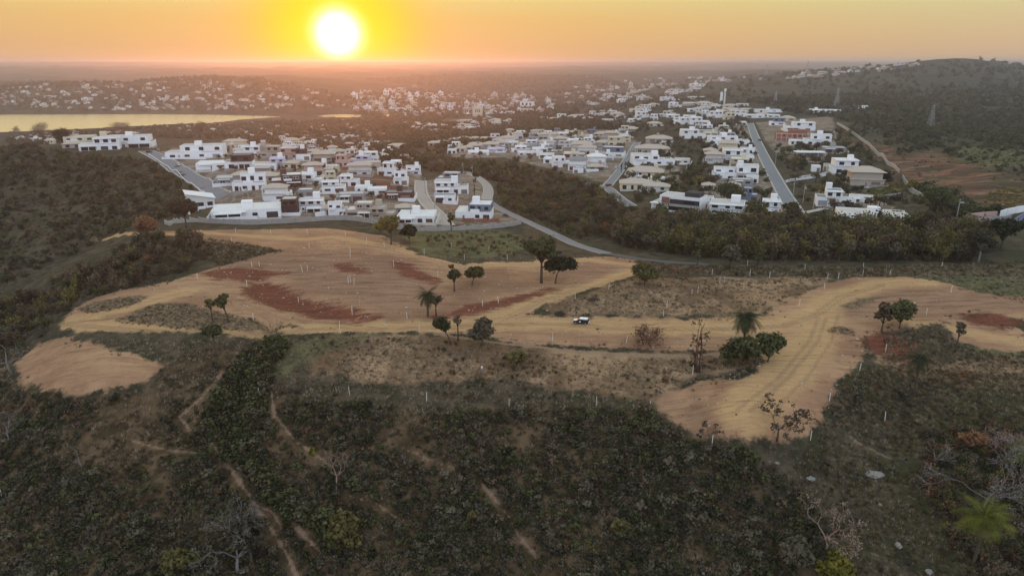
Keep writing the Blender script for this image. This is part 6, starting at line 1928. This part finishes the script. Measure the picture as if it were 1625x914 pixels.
woods('middle_woods', [(560,240),(650,205),(760,190),(900,184),(1010,205),(880,210),(700,246)], 2600, 5, 11, -.15, 65, [.34, .2, .24, .12, .1])
woods('shore_woods', [(0,226),(60,214),(200,206),(350,199),(560,191),(700,186),(700,205),(560,240),(480,235),(350,222),(200,218),(60,232)], 3600, 6, 13, -.3, 66, [.3, .2, .24, .16, .1], 90)
woods('far_shore_woods', [(-200,176),(-200,134),(60,130),(200,132),(260,126),(330,122),(420,128),(520,146),(600,170),(400,178),(200,178)], 4200, 8, 17, -.25, 67, [.3, .2, .24, .16, .1], 160)
woods('town_woods', [(560,186),(570,150),(700,140),(900,135),(960,150),(900,186),(760,190)], 3600, 8, 16, -.15, 68, [.3, .2, .24, .16, .1], 160)
woods('ridge_woods', [(900,170),(960,140),(1060,126),(1200,120),(1300,116),(1400,108),(1500,97),(1560,96),(1680,106),(1680,150),(1400,165),(1200,150),(1040,162)], 6000, 8, 17, -.12, 69, [.3, .2, .2, .2, .1], 170)
woods('summit_woods', [(1230,118),(1400,105),(1470,98),(1530,95),(1580,99),(1660,106),(1660,140),(1400,150),(1250,140)], 9000, 9, 20, -.1, 73, [.3, .2, .25, .15, .1], 190)
woods('right_hill_woods', [(1180,160),(1300,150),(1680,140),(1680,215),(1500,200),(1340,190),(1240,178)], 3000, 4, 10, -.1, 70, [.3, .2, .2, .2, .1], 80)
woods('lot_edge_woods', [(1330,190),(1480,180),(1640,190),(1640,230),(1540,215),(1400,205)], 700, 4, 8, -.1, 72, [.3, .2, .2, .2, .1], 60)
woods('back_hill_woods', [(580,128),(700,120),(830,120),(960,123),(1000,138),(900,140),(700,140)], 2600, 10, 22, -.3, 71, None, 260)
# ------------------------------------------------------------------ stakes, person, stones, brush
STAKES = {
 'on the upper graded earth near the wall': [(177,366),(374,369),(488,372),(430,371),(548,375),(368,385),(582,386),(320,372)],
 'on the dry ground behind the graded earth': [(610,391),(673,404),(716,394),(737,412),(776,398),(805,413)],
 'on the brown graded slope': [(491,394),(556,409),(400,424),(412,423),(488,430),(480,432),(556,448),(556,401),(625,423),(553,450),(562,451)],
 'along the red scar': [(314,443),(392,454),(474,480),(559,494),(559,499),(695,440),(791,481),(766,486)],
 'along the main dirt track': [(402,508),(540,529),(665,528),(646,506),(877,541),(994,545),(913,474),(966,459),(1053,502),(1058,487),(539,520)],
 'along the rear road verge': [(1130,436),(1186,422),(1190,438),(1221,440),(1277,429),(1313,443),(1330,443),(1370,426),(1369,437),(1412,437),(1494,425),(1142,451),(1150,449),(1098,469),(1107,465),(1308,459),(1268,486)],
 'on the grey-brown cut at the right': [(1509,464),(1470,499)],
 'along the right edge of the dirt lobe': [(1405,559),(1364,588),(1316,636),(1286,698)],
 'along the brow of the dark slope': [(555,627),(677,637),(808,646),(947,644),(1032,650),(1130,704),(412,628),(367,701),(1099,594)],
 'low on the front slope': [(3,790),(1580,832),(1404,668)],
}
sm = {}
n_st = 0
ords = ORD
for place, pts in STAKES.items():
    pts = sorted(pts)
    for i, (px, py) in enumerate(pts):
        p = at(px, py)
        if n_st == 0:
            b = MB(); b.box(-.05, .05, -.05, .05, -.3, 1.75); b.add([(-.05, -.05, 1.751), (.05, -.05, 1.751), (.05, .05, 1.751), (-.05, .05, 1.751), (0, 0, 1.88)], [(0, 1, 4), (1, 2, 4), (2, 3, 4), (3, 0, 4)])
            st_me = b.mesh('survey_stake', M['stake'])
        n_st += 1
        hgt = {'low on the front slope': 1.25, 'along the brow of the dark slope': 1.1}.get(place, 1.0) * random.uniform(.9, 1.12)
        o = mesh_obj('survey_stake', st_me, None, tuple(p), (1, 1, hgt), (random.uniform(-.05, .05), random.uniform(-.07, .07), random.uniform(-.5, .5)))
        nm = 'white survey stake'
        if len(pts) == 1: lab = f'only {nm} {place}'
        else: lab = f'{ords[i]} {nm} from the left {place}'
        tag(o, lab, 'stake', 'white survey stakes on the hilltop')

# the person on the brown brow
def person(px, py):
    p = at(px, py)
    me = bpy.data.meshes.new('person')
    J = [  # joint, parent, position, radius
     ('pelvis', None, (0, 0, .96), .15), ('belly', 'pelvis', (0, .01, 1.12), .135), ('chest', 'belly', (0, .02, 1.30), .15), ('neck', 'chest', (0, .01, 1.47), .058),
     ('chin', 'neck', (0, -.01, 1.56), .075), ('head', 'chin', (0, 0, 1.65), .098), ('crown_', 'head', (0, .01, 1.73), .075), ('nose', 'head', (0, -.115, 1.635), .016),
     ('hipL', 'pelvis', (-.09, 0, .90), .10), ('kneeL', 'hipL', (-.10, -.04, .50), .065), ('ankleL', 'kneeL', (-.11, .03, .09), .045), ('toeL', 'ankleL', (-.12, -.13, .04), .04),
     ('hipR', 'pelvis', (.09, 0, .90), .10), ('kneeR', 'hipR', (.11, .03, .50), .065), ('ankleR', 'kneeR', (.12, .12, .09), .045), ('toeR', 'ankleR', (.13, -.03, .04), .04)]
    for s, S in ((-1, 'L'), (1, 'R')):
        sgn = s
        J += [('sh' + S, 'chest', (sgn * .18, .02, 1.40), .07), ('el' + S, 'sh' + S, (sgn * .25, .04, 1.13), .048), ('wr' + S, 'el' + S, (sgn * .24, -.08, .90), .032), ('palm' + S, 'wr' + S, (sgn * .235, -.10, .83), .036)]
        for q, (dx, ln, cu) in enumerate([(-.030, .085, .02), (-.010, .095, .025), (.010, .09, .025), (.030, .07, .02)]):
            J += [(f'f{q}{S}', 'palm' + S, (sgn * .235, -.10 + dx, .79), .010), (f'g{q}{S}', f'f{q}{S}', (sgn * (.235 - cu), -.105 + dx, .79 - ln * .9), .008)]
        J += [('t' + S, 'palm' + S, (sgn * .225, -.145, .82), .011), ('u' + S, 't' + S, (sgn * .215, -.165, .775), .009)]
    names = [j[0] for j in J]
    me.from_pydata([j[2] for j in J], [(names.index(j[1]), i) for i, j in enumerate(J) if j[1]], [])
    tmp = bpy.data.objects.new('person_skeleton', me); COL.objects.link(tmp)
    md = tmp.modifiers.new('skin', 'SKIN'); sv = me.skin_vertices[0].data
    for i, j in enumerate(J):
        sv[i].radius = (j[3], j[3]); sv[i].use_root = (i == 0)
    sb = tmp.modifiers.new('sub', 'SUBSURF'); sb.levels = sb.render_levels = 1
    dg = bpy.context.evaluated_depsgraph_get()
    bm_ = bpy.data.meshes.new_from_object(tmp.evaluated_get(dg))
    bpy.data.objects.remove(tmp)
    bm_.name = 'person'
    bm_.materials.clear()
    for k in ('skin', 'shirt', 'trousers', 'rubber'): bm_.materials.append(M[k])
    for f in bm_.polygons:
        c = f.center
        arm = abs(c.x) > .2
        if c.z > 1.48: mi = 0
        elif arm and c.z < 1.10: mi = 0
        elif c.z > .98: mi = 1
        elif c.z < .075: mi = 3
        else: mi = 2
        if arm and c.z < .95 and abs(c.x) > .19: mi = 0
        f.material_index = mi
        f.use_smooth = True
    o = mesh_obj('person', bm_, None, (p.x, p.y, p.z), (1.06, 1.06, 1.06), (0, 0, R(70)))
    tag(o, 'person in white shirt and blue trousers standing alone on the brown brow', 'person')
    rg = np.random.default_rng(3)
    b = MB()
    me2 = bpy.data.meshes.new('hair'); bb = bmesh.new(); bmesh.ops.create_uvsphere(bb, u_segments=12, v_segments=8, radius=.112)
    for v in list(bb.verts):
        if v.co.z < -.02 and v.co.y < .03: v.co *= .82
    bb.to_mesh(me2); bb.free(); me2.materials.append(M['hair'])
    mesh_obj('hair', me2, o, (0, .022, 1.685), (1, 1.05, .95))
person(765, 591)

# pale stones and termite mounds, each lumpy in its own way
def rock(px, py, wpx, hpx, label, mat='rock', name='boulder', cat='boulder'):
    SEED[0] += 1
    rg = np.random.default_rng(SEED[0])
    p = at(px, py); k = mpp(p)
    bb = bmesh.new(); bmesh.ops.create_icosphere(bb, subdivisions=3, radius=1)
    co = np.array([v.co[:] for v in bb.verts])
    d = 1 + .55 * fbm(co[:, 0] * 3 + rg.uniform(0, 50), co[:, 1] * 3 + co[:, 2] * 2.3, 1.8, 3, SEED[0])
    for v, q in zip(bb.verts, d): v.co *= q
    me = bpy.data.meshes.new(name); bb.to_mesh(me); bb.free(); me.materials.append(M[mat])
    o = mesh_obj(name, me, None, (p.x, p.y, p.z + hpx * k * .1), (wpx * k * .32, wpx * k * .26, hpx * k * .30), (0, 0, rg.uniform(0, 3)))
    tag(o, label, cat)
rock(192, 706, 9, 7, 'pale round boulder on the left dark slope')
rock(343, 819, 6, 6, 'small pale boulder beside the lower trail')
rock(1287, 760, 20, 9, 'flat pale stone slab on the right slope, left of two')
rock(1388, 753, 32, 10, 'broad flat pale rock outcrop on the right slope, right of two')
rock(1396, 801, 8, 6, 'small pale stone below the broad outcrop')
rock(1425, 866, 16, 11, 'rounded tan boulder low on the right slope')
rock(1474, 908, 16, 10, 'pale boulder at the bottom right edge')
rock(1233, 735, 9, 6, 'small whitish stone below the front dirt lobe')
rock(919, 790, 6, 5, 'tiny pale stone in the middle of the dark slope')
rock(40, 811, 5, 5, 'tiny pale stone near the left edge of the dark slope')

# brush piles: heaps of cut sticks
def brush(px, py, wpx, hpx, label):
    SEED[0] += 1
    rg = np.random.default_rng(SEED[0])
    p = at(px, py); k = mpp(p); w, h = wpx * k / 2, hpx * k
    b = MB()
    for i in range(90):
        a, rr = rg.uniform(0, 6.28), math.sqrt(rg.random())
        c = Vector((math.cos(a) * rr * w, math.sin(a) * rr * w * .6, rg.random() * h * (1 - rr * .7)))
        d = Vector((rg.normal(), rg.normal(), rg.normal() * .35)).normalized() * rg.uniform(.3, .9)
        b.tube([tuple(c - d), tuple(c + d)], [.06, .03], 3)
    o = b.build('brush_pile', M['bark'], None, tuple(p))
    tag(o, label, 'brush pile')
brush(1334, 527, 36, 10, 'dark heap of cut brush in the middle of the dirt fork')
brush(888, 499, 16, 7, 'dark low heap of brush at the track edge above the car')
brush(942, 477, 17, 6, 'dark heap of brush in the dry grass behind the car')

# goal-like timber frame and little stones strewn over the dirt
n = 3800
x, y, z = sample([(130,470),(300,440),(560,365),(700,405),(1000,410),(1000,440),(870,480),(1190,500),(1350,440),(1500,448),(1500,500),(1380,540),(1310,660),(1160,695),(1060,650),(1200,560),(800,540),(300,525),(105,520)], n)
bb = bmesh.new(); bmesh.ops.create_icosphere(bb, subdivisions=1, radius=.5)
cme = bpy.data.meshes.new('clod'); bb.to_mesh(cme); bb.free()
for nm, m_ in (('dirt_clod', 'roof_tan'), ('dirt_clod_dark', 'bark'), ('pale_stone', 'rock')):
    me = cme.copy(); me.materials.append(M[m_]); o = bpy.data.objects.new(nm, me); PROTO.setdefault('clod', []).append(o)
s = RNG.gamma(2.0, .09, len(x)) + .06
scatter('dirt_clods', 'clod', np.stack([x, y, z], 1), np.stack([s, s * .9, s * .5], 1), [.55, .25, .2])
HAZE = 1.35e-4
# ------------------------------------------------------------------ haze
b = MB()
b.box(-36000, 36000, -300, 36000, -140, 98)
hm, t = mat_new('evening_haze')
pv = t.node('ShaderNodeVolumePrincipled', {'Color': (.78, .80, 1.0), 'Density': HAZE, 'Anisotropy': .74})
t.node('ShaderNodeOutputMaterial', {'Volume': pv.outputs[0]})
tag(b.build('haze', hm), kind='stuff')
